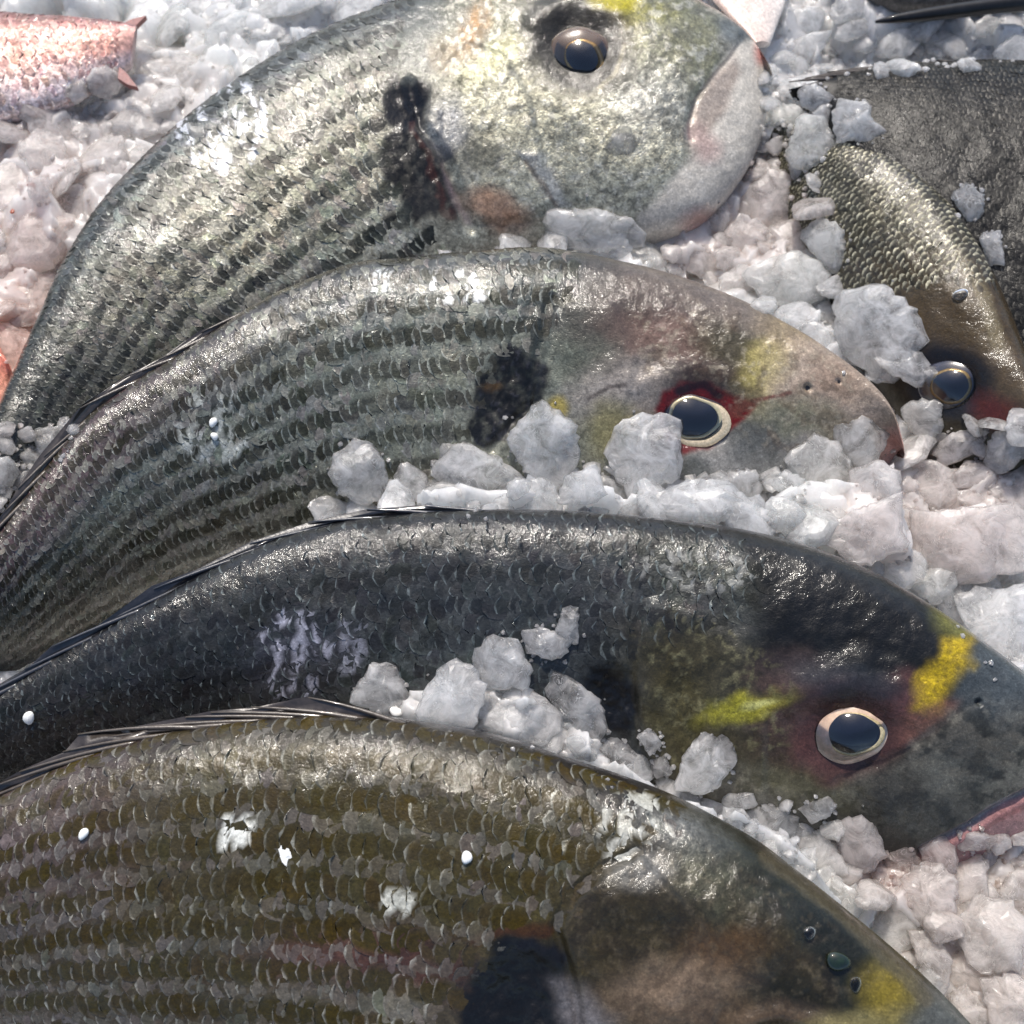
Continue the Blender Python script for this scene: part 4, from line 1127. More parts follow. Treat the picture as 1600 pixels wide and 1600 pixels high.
# --- a reddish fish almost buried under the ice at the left edge
J_pairs = [(-160,470,-120,720),(-90,440,-40,700),(-40,480,10,660),(-5,540,22,620),(14,570,24,596)]
def J_paint(p):
    p.base([(0, (206, 120, 100)), (0.5, (214, 140, 118)), (1, (220, 170, 150))], 0.15)
    p.mod(0.3); p.mod(0.3, 'fine')
make_fish('J', 'red_fish', 'salmon-red fish almost buried in ice at the left edge', J_pairs, 0.04, 0.032, J_paint, None, bfrac=0.16, NU=100, NV=60, seed=97)

# fins
add_fin(FISH['D'], 0.16, 0.425, 11, 0.040, 0.0034, M_FIN, M_SPINE, seed=3, inset=0.003)
add_fin(FISH['B'], 0.05, 0.42, 11, 0.030, 0.0022, M_FIN, M_SPINE, seed=4, inset=0.002)
add_fin(FISH['C'], 0.08, 0.50, 12, 0.030, 0.0020, plain('dark_fin_membrane', (34, 35, 40), 0.3, 0.6, noise_amp=0.4), plain('dark_fin_spine', (56, 58, 64), 0.3, 0.5), seed=5, inset=0.002)
add_fin(FISH['F'], 0.10, 0.55, 9, 0.030, 0.0018, M_FIN, M_SPINE, seed=6, inset=0.0015)
# nostrils
for key, pts in (('B', [(1262, 606, 7), (1312, 596, 5)]), ('C', [(1530, 1098, 7)])):
    fi = FISH[key]
    for (x, y, r_) in pts:
        P, n = surf_at(fi, x, y)
        s = px_size(P) * r_
        e1 = np.cross(n, [0, 1.0, 0.2]); e1 /= np.linalg.norm(e1); e2 = np.cross(n, e1)
        V = [P + n * 0.0003]; V += [P + n * 0.0001 + (e1 * math.cos(w) * 0.8 + e2 * math.sin(w) * 1.2) * s for w in np.linspace(0, 2 * math.pi, 14, endpoint=False)]
        mesh_obj('nostril', V, [[0, 1 + k, 1 + (k + 1) % 14] for k in range(14)], M_NOSTRIL, fi['root'], origin=fi['base'])
# tail fin of the small red fish: two forked lobes
fe = FISH['E']
for lobe in ([(188, 38), (205, 30), (228, 24), (214, 38), (198, 52)], [(186, 104), (196, 112), (215, 136), (200, 132), (184, 122)]):
    a = at_z(np.array(lobe), 0.046); b = a - [0, 0, 0.0022]
    n = len(lobe)
    mesh_obj('tail_fin', np.vstack([a, b]), [list(range(n)), list(range(2 * n - 1, n - 1, -1))] + [[k, k + n, (k + 1) % n + n, (k + 1) % n] for k in range(n)],
             M_REDFIN, fe['root'], origin=fe['base'], smooth_=False)

# ================================================================ THE ICE
fish_bvh = BVHTree.FromPolygons(BVH_V, BVH_F)
BED_Z = 0.036
def bed_height(x, y):
    big = (fbm(x * 28, y * 28, None, 301, 3) - 0.5) * 0.016
    wx = x + (fbm(x * 90, y * 90, None, 303, 2) - 0.5) * 0.008
    wy = y + (fbm(x * 90, y * 90, None, 304, 2) - 0.5) * 0.008
    def shards(f, seed, step, tilt):
        u, v = wx * f, wy * f
        i, j = np.floor(u), np.floor(v)
        best = np.full(u.shape, 9.0); h = np.zeros(u.shape)
        for a in (-1, 0, 1):
            for b in (-1, 0, 1):
                p, q = i + a, j + b; z0 = np.zeros_like(p)
                cx = p + hash3(p, q, z0, seed); cy = q + hash3(p, q, z0 + 1, seed)
                d = np.hypot(u - cx, v - cy); n = d < best
                t1, t2 = hash3(p, q, z0 + 2, seed) - 0.5, hash3(p, q, z0 + 3, seed) - 0.5
                hh = step * (hash3(p, q, z0 + 4, seed) - 0.3) + tilt * (t1 * (u - cx) + t2 * (v - cy)) / f
                h = np.where(n, hh, h); best = np.where(n, d, best)
        return h
    return BED_Z - 0.005 + big + shards(58, 305, 0.0038, 0.9) + shards(135, 309, 0.0014, 0.9) + (fbm(x * 420, y * 420, None, 307, 3) - 0.5) * 0.0005
def ice_tint(px, py):
    """meltwater stains: pinkish towards the left edge and the lower right, cooler grey in the middle"""
    c = np.zeros(np.shape(px) + (3,)) + lin((250, 250, 247))
    def add(m, rgb):
        nonlocal c
        c = c + (lin(rgb) - c) * m[..., None]
    n = fbm(np.asarray(px, float) / 70, np.asarray(py, float) / 70, None, 320, 4)
    g = lambda cx, cy, rx, ry: np.exp(-(((px - cx) / rx) ** 2 + ((py - cy) / ry) ** 2)) * (0.35 + 1.3 * n)
    add(np.clip(g(0, 420, 170, 260) * 0.5, 0, 0.5), (244, 222, 214))
    add(np.clip(g(10, 540, 60, 120) * 0.7, 0, 0.7), (238, 196, 180))
    add(np.clip(g(190, 210, 260, 200) * 0.5, 0, 0.35), (236, 216, 210))
    add(np.clip(g(1560, 1480, 220, 260) * 0.5, 0, 0.5), (238, 214, 202))
    add(np.clip(g(1480, 790, 220, 120) * 0.6, 0, 0.5), (236, 216, 210))
    add(np.clip(g(1400, 1340, 90, 60) * 0.6, 0, 0.5), (226, 190, 180))
    add(np.clip(g(1150, 330, 130, 120), 0, 0.5), (236, 216, 208))
    return np.clip(c, 0, 0.9)
nx, ny = 500, 470
gx, gy = np.meshgrid(np.linspace(-0.27, 0.29, nx), np.linspace(-0.23, 0.32, ny), indexing='ij')
gz = bed_height(gx, gy)
pq = project(np.stack([gx, gy, gz], -1).reshape(-1, 3)).reshape(nx, ny, 2)
def in_px(pts, soft): return 1 - smooth(-soft, soft, sd_poly(pq[..., 0], pq[..., 1], pts))
gz -= 0.016 * in_px([(-80, 960), (150, 800), (470, 760), (490, 860), (300, 960), (60, 1035), (-80, 1040)], 14)
gz -= 0.012 * in_px([(1290, 60), (1700, 60), (1700, 700), (1560, 600), (1330, 380), (1290, 240)], 20)
gz -= 0.006 * in_px([(-80, 0), (200, 0), (200, 150), (90, 170), (-80, 190)], 16)
lumps = gz - fbm(gx * 28, gy * 28, None, 301, 3) * 0.016
lumps = lumps - lumps.mean()
def bank(pts, z, soft=22):
    global gz
    q = project(np.stack([gx, gy, np.full_like(gx, z)], -1).reshape(-1, 3)).reshape(nx, ny, 2)
    m = 1 - smooth(-soft, soft, sd_poly(q[..., 0], q[..., 1], pts))
    gz = np.maximum(gz, gz * (1 - m) + (z + lumps * 1.2) * m)
bank([(505, 805), (640, 775), (700, 745), (800, 748), (950, 752), (1080, 772), (1190, 775), (1260, 735), (1340, 745), (1405, 705), (1440, 860), (1260, 850), (1130, 820), (960, 805), (740, 800), (600, 806)], 0.056)
bank([(570, 1118), (600, 1075), (700, 1062), (780, 1030), (860, 1080), (920, 1130), (990, 1190), (1060, 1240), (1240, 1290), (1330, 1400), (1150, 1300), (900, 1195), (700, 1145)], 0.055)
gz += 0.003 * in_px([(240, 0), (560, 0), (300, 150), (100, 400), (-50, 560), (-50, 220)], 30)
BP = np.stack([gx, gy, gz], -1).reshape(-1, 3)
ii, jj = np.meshgrid(np.arange(nx - 1), np.arange(ny - 1), indexing='ij')
BFc = np.stack([ii * ny + jj, (ii + 1) * ny + jj, (ii + 1) * ny + jj + 1, ii * ny + jj + 1], -1).reshape(-1, 4)
pb = project(BP)
bed = mesh_obj('crushed_ice', BP, BFc, M_BED, None, ice_tint(pb[:, 0], pb[:, 1]))
bed['kind'] = 'stuff'; bed['label'] = 'bed of crushed ice under and between the fish'
st_ = BP.reshape(nx, ny, 3)[::2, ::2]
a_, b_ = st_.shape[:2]
ii, jj = np.meshgrid(np.arange(a_ - 1), np.arange(b_ - 1), indexing='ij')
bed_bvh = BVHTree.FromPolygons(st_.reshape(-1, 3).tolist(), np.stack([ii * b_ + jj, (ii + 1) * b_ + jj, (ii + 1) * b_ + jj + 1, ii * b_ + jj + 1], -1).reshape(-1, 4).tolist())
def bed_ray(px, py):
    d = ray([[px, py]])[0]
    loc, nor, _, _ = bed_bvh.ray_cast(Vector(CAM), Vector(d / np.linalg.norm(d)))
    return np.array(loc) if loc is not None else at_z([[px, py]], [BED_Z])[0]
def hit(px, py):
    d = ray([[px, py]])[0]; d = d / np.linalg.norm(d)
    loc, nor, _, _ = fish_bvh.ray_cast(Vector(CAM), Vector(d))
    b = bed_ray(px, py)
    if loc is not None and (np.array(loc) - CAM) @ d < (b - CAM) @ d:
        n = np.array(nor)
        return np.array(loc), n * (1 if n @ d < 0 else -1), 'fish'
    return b, np.array([0, 0, 1.0]), 'ice'

def chunk_shape(poly, thick, seed, M=34, jag=1.0, facets=6):
    """solid splinter of ice over a star-shaped outline (metres): a few flat fracture faces, ragged rim"""
    r = np.random.default_rng(seed)
    poly = np.asarray(poly, float); c = poly.mean(0)
    q = poly - c
    phi = np.sort((np.arange(M) + r.uniform(-0.35, 0.35, M)) / M * 2 * math.pi)
    R = np.zeros(M)
    n = len(q)
    for k, w in enumerate(phi):                              # outline radius by ray against the edges
        d = np.array([math.cos(w), math.sin(w)]); best = 0
        for a in range(n):
            p0, p1 = q[a], q[(a + 1) % n]; e = p1 - p0
            det = d[0] * -e[1] + d[1] * e[0]
            if abs(det) < 1e-12: continue
            s = (p0[0] * -e[1] + p0[1] * e[0]) / det
            u = (d[0] * p0[1] - d[1] * p0[0]) / det
            if s > 0 and -1e-6 <= u <= 1 + 1e-6: best = max(best, s)
        R[k] = best
    Rm = R.mean(); R = np.maximum(R, 0.25 * Rm)
    R *= 1 + (r.random(M) - 0.5) * 0.13 * jag + (fbm(np.cos(phi) * 3 + seed, np.sin(phi) * 3, None, seed, 3) - 0.5) * 0.14 * jag
    rad = np.array([1.0, 0.95, 0.84, 0.62, 0.36, 0.14]); K = len(rad)
    up = np.array([0.0, 0.5, 0.86, 1.0, 1.0, 1.0])
    planes = []
    for k in range(facets):
        w = r.uniform(0, 2 * math.pi)
        if k < 2: planes.append((math.cos(w), math.sin(w), r.uniform(0.05, 0.28), 0.0))
        else: planes.append((math.cos(w), math.sin(w), r.uniform(0.4, 1.3), r.uniform(0.15, 0.8) * Rm))
    rr = R[None] * rad[:, None] * (1 + (r.random((K, M)) - 0.5) * 0.05)
    xy = np.stack([np.cos(phi), np.sin(phi)], 1)[None] * rr[..., None]
    def face(sign, hh):
        z = np.full(xy.shape[:2], hh)
        for a, b, sl, d0 in planes:
            if sign < 0: a, b = -b, a
            z = np.minimum(z, hh - sl * (a * xy[..., 0] + b * xy[..., 1] - d0))
        z = np.maximum(z, 0.2 * hh) * up[:, None]
        z = z + (r.random(z.shape) - 0.5) * hh * np.array([0.35, 0.16, 0.05, 0.015, 0.01, 0.01])[:, None]
        return z * sign
    top = np.dstack([xy, face(1, thick * 0.62)])
    bot = np.dstack([xy, face(-1, thick * 0.45)])[1:]
    V = np.vstack([top.reshape(-1, 3), [[0, 0, top[-1, :, 2].mean()]], bot.reshape(-1, 3), [[0, 0, bot[-1, :, 2].mean()]]])
    F = []
    for k in range(K - 1):
        for a in range(M):
            F.append([k * M + a, k * M + (a + 1) % M, (k + 1) * M + (a + 1) % M, (k + 1) * M + a])
    ct = K * M
    F += [[(K - 1) * M + a, (K - 1) * M + (a + 1) % M, ct] for a in range(M)]
    o = ct + 1
    idx = lambda k, a: a % M if k == 0 else o + (k - 1) * M + a % M
    for k in range(K - 1):
        for a in range(M):
            F.append([idx(k, a + 1), idx(k, a), idx(k + 1, a), idx(k + 1, a + 1)])
    cb = o + (K - 1) * M
    F += [[idx(K - 1, a + 1), idx(K - 1, a), cb] for a in range(M)]
    return V, F, c

placed = []                                                  # (px, py, radius) of chunks already set down
def hero(label, poly, thick=0.6, mat=None, seed=None, lift=0.3, group='ice chunks heaped around the fish', jag=1.0, tint=None, name='ice_chunk', nz=0.5):
    poly = np.asarray(poly, float)
    c = poly.mean(0)
    P, n, kind = hit(*c)
    toc = CAM - P; dist = np.linalg.norm(toc); toc /= dist
    s = px_size(P)
    area = 0.5 * abs(np.dot(poly[:, 0], np.roll(poly[:, 1], -1)) - np.dot(poly[:, 1], np.roll(poly[:, 0], -1)))
    size = math.sqrt(area / math.pi) * s
    th = size * thick
    nn = n * nz + toc * (1 - nz); nn /= np.linalg.norm(nn)
    pc = P + toc * th * lift
    d = ray(poly)
    k = ((pc - CAM) @ nn) / (d @ nn)
    W = CAM + d * k[:, None]
    e1 = RGT - nn * (RGT @ nn); e1 /= np.linalg.norm(e1); e2 = np.cross(nn, e1)
    uv = np.stack([(W - pc) @ e1, (W - pc) @ e2], 1)
    seed = seed if seed is not None else len(placed) + 100
    V, F, cc = chunk_shape(uv, th, seed, jag=jag)
    V = pc + e1 * (V[:, :1] + cc[0]) + e2 * (V[:, 1:2] + cc[1]) + nn * V[:, 2:]
    o = mesh_obj(name, V, F, mat or M_ICE, None, origin=pc, smooth_=False)
    o.location = pc
    t = ice_tint(np.array([c[0]]), np.array([c[1]]))[0] if tint is None else lin(tint)
    o.color = (*t, 1)
    tag(o, label, 'ice chunk', group)
    placed.append((c[0], c[1], math.sqrt(area / math.pi)))
    return o

H = [
 # on and below the red-eyed bream
 ('large white jagged ice chunk in front of the red-eyed bream\'s black gill slit', [(817,650),(840,628),(860,632),(905,665),(907,720),(885,762),(840,764),(815,730),(790,692)]),
 ('large ice slab with a straight right side beside the blood-red eye', [(968,652),(1002,645),(1062,645),(1066,742),(1030,765),(982,782),(957,740),(945,705)]),
 ('wide flat ice chunk lying low below the red-eyed bream\'s gill', [(665,745),(695,705),(730,690),(775,712),(815,740),(845,765),(830,787),(780,792),(725,775)]),
 ('rounded ice chunk low between the jagged gill chunk and the slab by the eye', [(880,745),(930,725),(950,775),(920,790),(867,790)]),
 ('frosty oval ice chunk sitting alone on the red-eyed bream\'s lower flank', [(520,710),(560,682),(595,700),(607,745),(595,785),(565,794),(530,770),(514,740)]),
 ('long low ice chunk along the dark back, under the slab by the red eye', [(1000,782),(1071,750),(1134,747),(1180,786),(1172,806),(1134,818),(1062,812),(1002,802)]),
 ('ragged ice chunk right of the slab, below the bream\'s pale cheek', [(1130,736),(1183,734),(1192,764),(1172,800),(1138,786)]),
 ('broad ice chunk leaning on the pinkish snout from below', [(1219,712),(1271,676),(1310,690),(1340,740),(1346,763),(1304,792),(1263,777),(1227,730)]),
 ('pale pointed ice chunk touching the tip of the pinkish snout', [(1294,672),(1351,648),(1388,676),(1387,695),(1365,733),(1340,742),(1313,702)]),
 ('small grey ice wedge tucked left of the broad snout chunk', [(1200,756),(1227,732),(1257,747),(1266,785),(1240,785)]),
 ('grey ice chunk on the blue-black back under the snout chunks', [(1187,789),(1214,772),(1257,791),(1263,815),(1227,838),(1178,812)]),
 ('big ice chunk on the blue-black back right of the pink lower jaw', [(1274,835),(1321,802),(1372,782),(1412,766),(1418,857),(1357,887),(1310,868)]),
 # between the top bream's chin and the brown fish
 ('largest round ice chunk, between the pinkish snout and the brown fish\'s eye', [(1310,462),(1335,447),(1380,445),(1420,470),(1445,500),(1450,535),(1425,575),(1390,602),(1362,592),(1312,548),(1297,515)]),
 ('broad flat ice chunk above the red-eyed bream\'s brow', [(1150,432),(1196,404),(1250,390),(1284,412),(1309,447),(1292,472),(1250,482),(1205,478)]),
 ('smooth rounded ice chunk against the brown fish\'s striped side', [(1245,368),(1278,336),(1314,349),(1325,385),(1319,423),(1303,434),(1270,398)]),
 ('big angular ice block below the pale chin, left of the brown fish', [(1187,280),(1201,261),(1229,267),(1275,297),(1275,330),(1248,357),(1201,371),(1160,368),(1132,322)]),
 ('smooth grey ice block right of the pale jaw', [(1226,242),(1251,176),(1292,181),(1305,228),(1295,253),(1265,269),(1232,264)]),
 ('rounded ice lump next to the pale lower lip', [(1185,203),(1196,155),(1253,166),(1240,203),(1209,219)]),
 ('egg-shaped ice piece at the tip of the charcoal fish', [(1245,146),(1256,131),(1275,130),(1308,154),(1297,179),(1270,178),(1251,165)]),
 ('broken ice chunk with a ragged edge on the charcoal fish', [(1297,176),(1314,152),(1363,159),(1360,184),(1387,203),(1363,229),(1330,219),(1306,228)]),
 ('grey translucent ice chunk at the pinkish throat of the top bream', [(1098,330),(1135,302),(1142,340),(1128,368),(1110,360)]),
 ('flat pale ice chunk overlapping the bottom of the silver cheek', [(840,332),(930,325),(1000,345),(1014,384),(940,394),(850,391)]),
 # top right
 ('lens-shaped ice chunk beside the pale pink flap at the top', [(1205,58),(1226,17),(1281,10),(1294,25),(1280,50),(1229,65)]),
 ('long slanted ice sliver beneath the lens-shaped chunk', [(1205,88),(1215,68),(1270,52),(1300,46),(1290,72),(1262,100),(1237,98)]),
 ('squarish ice chunk at the top edge left of the dark fin', [(1293,19),(1308,-5),(1365,-5),(1368,22),(1330,32),(1303,38)]),
 ('ice chunk tucked below the squarish one, touching the dark fin', [(1306,43),(1330,30),(1363,33),(1363,49),(1325,67),(1304,60)]),
 ('white ice chunk above the charcoal fish\'s back, below the fin\'s left end', [(1345,68),(1380,41),(1426,40),(1437,74),(1407,93),(1363,90)]),
 ('pointed ice chunk pressing up against the dark fin', [(1400,42),(1468,19),(1477,36),(1448,65),(1425,68)]),
 ('flat-topped ice brick above the charcoal fish', [(1449,64),(1468,47),(1536,66),(1533,92),(1490,91)]),
 ('clear jagged ice splinter standing at the dark fin', [(1504,50),(1545,20),(1566,36),(1566,57),(1526,60)]),
 ('ice chunk cut by the right edge near the top right corner', [(1543,84),(1591,48),(1620,40),(1620,97),(1570,97)]),
 ('glassy ice piece wedged between the brown fish and the charcoal fish', [(1485,303),(1509,285),(1538,303),(1536,336),(1517,357),(1496,325)]),
 ('clear ice flake lying across the brown fish\'s eye', [(1435,577),(1462,573),(1479,595),(1502,610),(1498,632),(1475,624),(1455,616)]),
 ('lower glassy ice piece in the gap behind the brown fish\'s back', [(1526,366),(1564,358),(1570,415),(1545,415)]),
 # right, below the brown fish's eye
 ('squarish ice chunk just below the brown fish\'s eye', [(1403,640),(1425,625),(1471,623),(1473,677),(1445,692),(1430,684)]),
 ('ice chunk under the brown fish\'s eye, right of the squarish one', [(1457,707),(1480,677),(1550,667),(1534,705),(1470,732)]),
 ('ice chunk cut by the right edge below the brown fish\'s head', [(1550,676),(1598,663),(1612,705),(1570,742),(1532,727)]),
 ('pinkish broad ice slab right of the snout\'s tip', [(1398,710),(1440,715),(1482,730),(1542,742),(1512,772),(1470,802),(1418,792)]),
 ('bright flat ice slab at the right edge above the yellow brow', [(1420,800),(1500,796),(1610,780),(1610,890),(1500,915),(1424,880)]),
 ('coarse-grained ice slab right of the yellow brow', [(1484,932),(1540,915),(1620,915),(1620,1046),(1570,1043),(1527,1006)]),
 ('ragged ice chunk on the blue-black fish\'s forehead', [(1395,905),(1440,878),(1500,890),(1490,930),(1462,948),(1430,925)]),
 # between the blue-black and the olive fish
 ('leftmost ice chunk on the blue-black flank, by the olive back', [(543,1094),(580,1034),(611,1030),(635,1070),(640,1099),(627,1119),(602,1116),(558,1102)]),
 ('middle ice chunk on the blue-black flank, resting on the olive back', [(647,1110),(663,1075),(696,1034),(734,1030),(759,1070),(756,1105),(740,1138),(696,1135),(655,1127)]),
 ('peaked ice chunk at the top of the heap on the blue-black flank', [(735,1017),(773,988),(809,1000),(836,1051),(824,1077),(767,1077),(738,1051)]),
 ('widest ice chunk of the heap above the olive back', [(757,1110),(795,1075),(842,1080),(880,1114),(874,1149),(844,1168),(781,1152),(746,1138)]),
 ('glassy round-edged ice chunk beside the black gill slit of the blue-black bream', [(845,1078),(866,1050),(905,1066),(940,1092),(948,1136),(927,1174),(897,1185),(864,1158),(876,1119)]),
 ('small crusty ice piece above the heap on the blue-black flank', [(815,986),(850,978),(893,1001),(888,1023),(864,1033),(820,1019)]),
 ('clear upright ice sliver frozen to the blue-black scales', [(866,985),(880,950),(904,944),(905,1008),(885,1002)]),
 ('pale leaf-shaped ice chunk on the blue-black cheek', [(1052,1237),(1065,1180),(1100,1138),(1152,1154),(1149,1196),(1120,1232),(1095,1242)]),
 ('tiny round ice piece left of the leaf-shaped chunk', [(1013,1187),(1040,1178),(1052,1210),(1025,1217)]),
 ('tiny ice piece under the black gill slit of the blue-black bream', [(993,1147),(1020,1139),(1037,1165),(1015,1182)]),
 ('grey ice chunk half sunk between the glassy chunk and the olive back', [(908,1187),(960,1140),(997,1180),(992,1212),(930,1204)]),
 ('small flat ice piece on the blue-black jaw', [(1245,1262),(1297,1241),(1309,1260),(1296,1277),(1267,1287)]),
 ('tall ice chunk below the blue-black jaw', [(1303,1282),(1320,1271),(1352,1269),(1374,1300),(1387,1340),(1350,1372),(1313,1342)]),
 ('ice chunk between the olive head and the tall chunk', [(1240,1300),(1280,1290),(1312,1330),(1330,1372),(1290,1372),(1250,1338)]),
 ('grey granular ice chunk at the olive fish\'s shoulder', [(1150,1270),(1205,1252),(1250,1280),(1240,1312),(1200,1308)]),
 ('grey ice chunk at the corner of the pink lips', [(1375,1320),(1420,1315),(1440,1345),(1415,1375),(1385,1370)]),
 # lower right
 ('rounded pinkish ice chunk at the left end of the lower right heap', [(1405,1378),(1425,1348),(1475,1345),(1500,1385),(1490,1440),(1445,1452),(1412,1420)]),
 ('pinkish ice piece pressed against the pink lips', [(1490,1306),(1525,1296),(1559,1307),(1552,1327),(1495,1330)]),
 ('ice chunk below the lips at the right edge', [(1545,1345),(1580,1310),(1620,1300),(1620,1400),(1560,1405)]),
 ('broad pale ice chunk in the middle of the lower right heap', [(1490,1450),(1520,1395),(1580,1405),(1612,1450),(1590,1520),(1520,1520)]),
 ('ice chunk against the olive head in the lower right heap', [(1415,1450),(1460,1455),(1490,1500),(1480,1545),(1440,1520)]),
 ('ice chunk in the bottom right corner', [(1530,1530),(1580,1520),(1620,1540),(1620,1615),(1550,1615)]),
 # left
 ('round white ice lump on the red fish\'s belly', [(132,127),(145,106),(165,102),(183,112),(191,138),(171,158),(142,147)]),
 ('small ice lump left of the round one on the red fish\'s belly', [(98,146),(115,122),(132,128),(140,150),(118,164)]),
 ('pale translucent ice lump below the red fish', [(26,225),(60,200),(100,215),(110,255),(80,278),(40,270)]),
 ('ice lump in the corner between the silver tail and the red-eyed bream\'s fin', [(50,672),(95,664),(112,690),(95,722),(60,720)]),
 ('ice lump at the left edge between the two upper tails', [(-15,720),(15,712),(32,735),(20,760),(-15,765)]),
]
for k, (lb, poly) in enumerate(H):
    hero(lb, poly, thick=0.62, mat=M_CLEAR if any(w in lb for w in ('glassy', 'clear', 'grey', 'translucent')) else M_ICE)
FL = [
 ('clear flat ice flake on the silver cheek', [(942,230),(967,195),(984,196),(996,225),(980,258),(957,247)]),
  ('clear ice flake on the back edge of the silver bream', [(290,190),(315,193),(328,206),(326,228),(310,228),(295,208)]),
 ('thin clear ice flake on the silver flank near the tail', [(165,305),(185,312),(190,322),(186,330),(172,318)]),
]
for lb, poly in FL:
    hero(lb, poly, thick=0.3, mat=M_CLEAR, lift=0.15, tint=(235, 232, 222))

# ---- the rest of the heap: chunks sharing a few shapes, sorted into the gaps between the fish
shapes = []
for k in range(14):
    r = np.random.default_rng(500 + k)
    n = r.integers(6, 10)
    w = np.sort((np.arange(n) + r.uniform(-0.3, 0.3, n)) / n * 2 * math.pi)
    q = np.stack([np.cos(w), np.sin(w) * r.uniform(0.65, 1.0)], 1) * r.uniform(0.75, 1.15, n)[:, None]
    V, F, c = chunk_shape(q, r.uniform(0.5, 0.8), 600 + k, M=26)
    me = bpy.data.meshes.new('ice_chunk')
    me.from_pydata(V.tolist(), [], F)
    me.materials.append(M_ICE); me.update()
    shapes.append(me)
Z = [
 ('small ice chunk in the pale heap at the top left, above the silver back', [(230,0),(600,-5),(400,92),(290,168),(150,308),(60,470),(0,590),(-10,190),(100,165),(205,110)], 60, (26, 64)),
 ('small ice chunk among the dark fish at the top right', [(1200,95),(1300,70),(1600,70),(1600,100),(1240,128)], 12, (14, 24)),
 ('small ice chunk in the gap beside the pale jaw', [(1195,100),(1230,110),(1300,190),(1290,260),(1180,280)], 12, (14, 26)),
 ('small ice chunk in the heap between the silver throat and the red-eyed bream', [(1280,270),(1290,420),(1310,440),(1440,560),(1400,600),(1110,440),(920,392),(730,386),(860,368),(1010,392),(1100,392),(1160,330)], 46, (20, 44)),
 ('small ice chunk along the back of the blue-black fish', [(500,802),(520,778),(640,740),(705,712),(800,748),(930,728),(1080,748),(1200,742),(1275,790),(1270,850),(1130,818),(860,795),(640,798)], 75, (15, 46)),
 ('small ice chunk in the right-hand heap above the yellow brow', [(1400,690),(1600,650),(1600,1040),(1540,1000),(1400,905),(1250,840),(1330,790)], 34, (22, 60)),
 ('small ice chunk in the gap above the olive head', [(960,1180),(1060,1230),(1240,1260),(1420,1350),(1400,1400),(1330,1420),(1180,1310),(1000,1215),(880,1170),(760,1130),(650,1120),(700,1070),(800,1080)], 48, (12, 34)),
 ('small ice chunk in the pinkish heap at the bottom right', [(1330,1400),(1420,1350),(1600,1300),(1605,1605),(1510,1590),(1440,1520)], 34, (22, 60)),
 ('small ice chunk at the left edge between the tails', [(-5,665),(130,664),(60,735),(-5,810)], 9, (12, 22)),
]
LM = [(600, 60, "the silver back"), (340, 140, "the silver back"), (200, 260, "the silver back"), (90, 420, "the silver tail"), (180, 70, "the red fish"), (110, 170, "the red fish's belly"),
      (160, 130, "the round white lump"), (20, 560, "the buried salmon fish"), (60, 235, "the translucent lump"), (45, 330, "the rusty specks"), (560, 0, "the top edge"), (330, 0, "the top edge"),
      (1195, 90, "the silver mouth"), (1170, 30, "the pale pink flap"), (1180, 200, "the pale jaw"), (1120, 340, "the silver throat"), (860, 340, "the silver cheek"), (720, 370, "the silver gill slit"),
      (1250, 135, "the charcoal tip"), (1400, 100, "the charcoal back"), (1560, 92, "the charcoal back"), (1500, 20, "the dark fin"), (1260, 200, "the smooth grey block"), (1205, 180, "the rounded lip lump"),
      (1215, 315, "the big angular block"), (1290, 390, "the smooth side chunk"), (1375, 520, "the largest round chunk"), (1225, 435, "the broad flat chunk"), (1320, 460, "the brown gill"),
      (1480, 600, "the brown fish's eye"), (840, 388, "the striped back"), (960, 400, "the striped back"), (1080, 438, "the striped nape"), (1200, 490, "the striped brow"), (1330, 570, "the pinkish snout"),
      (1405, 690, "the pinkish snout's tip"), (1440, 660, "the squarish chunk"), (1470, 755, "the pinkish slab"), (1560, 850, "the bright flat slab"), (1560, 980, "the coarse slab"), (1340, 780, "the pink lower jaw"),
      (850, 700, "the jagged gill chunk"), (1010, 710, "the straight-sided slab"), (750, 750, "the wide flat chunk"), (565, 740, "the oval flank chunk"), (1280, 730, "the broad snout chunk"),
      (660, 797, "the blue-black back"), (800, 795, "the blue-black back"), (1000, 806, "the blue-black back"), (1200, 833, "the blue-black nape"), (1400, 912, "the blue-black brow"), (1490, 1000, "the yellow brow"),
      (1100, 1190, "the leaf-shaped chunk"), (905, 1120, "the glassy chunk"), (1000, 1230, "the olive back"), (1120, 1280, "the olive shoulder"), (1260, 1375, "the olive forehead"), (1380, 1475, "the olive brow"),
      (1480, 1570, "the olive snout"), (1340, 1315, "the tall jaw chunk"), (1275, 1265, "the small flat jaw piece"), (1430, 1340, "the pink lips"), (1560, 1280, "the pink lips"), (1450, 1400, "the rounded pinkish chunk"),
      (1550, 1460, "the broad pale chunk"), (1600, 1400, "the right edge"), (1600, 1570, "the bottom right corner"), (0, 700, "the left edge"), (100, 665, "the silver tail"), (60, 745, "the striped fin")]
def describe(x, y, rad, sx):
    d = sorted((math.hypot(x - a, y - b), k) for k, (a, b, c) in enumerate(LM))
    a, b, c = LM[d[0][1]]
    c2 = next(LM[k][2] for _, k in d[1:] if LM[k][2] != c)
    dx, dy = x - a, y - b
    w = ('right of' if dx > 0 else 'left of') if abs(dx) > 1.2 * abs(dy) else ('below' if dy > 0 else 'above')
    far = 'just ' if d[0][0] < 55 else ''
    return f"{sx} ice chunk {far}{w} {c}, towards {c2}"
nf = 0
used = {}
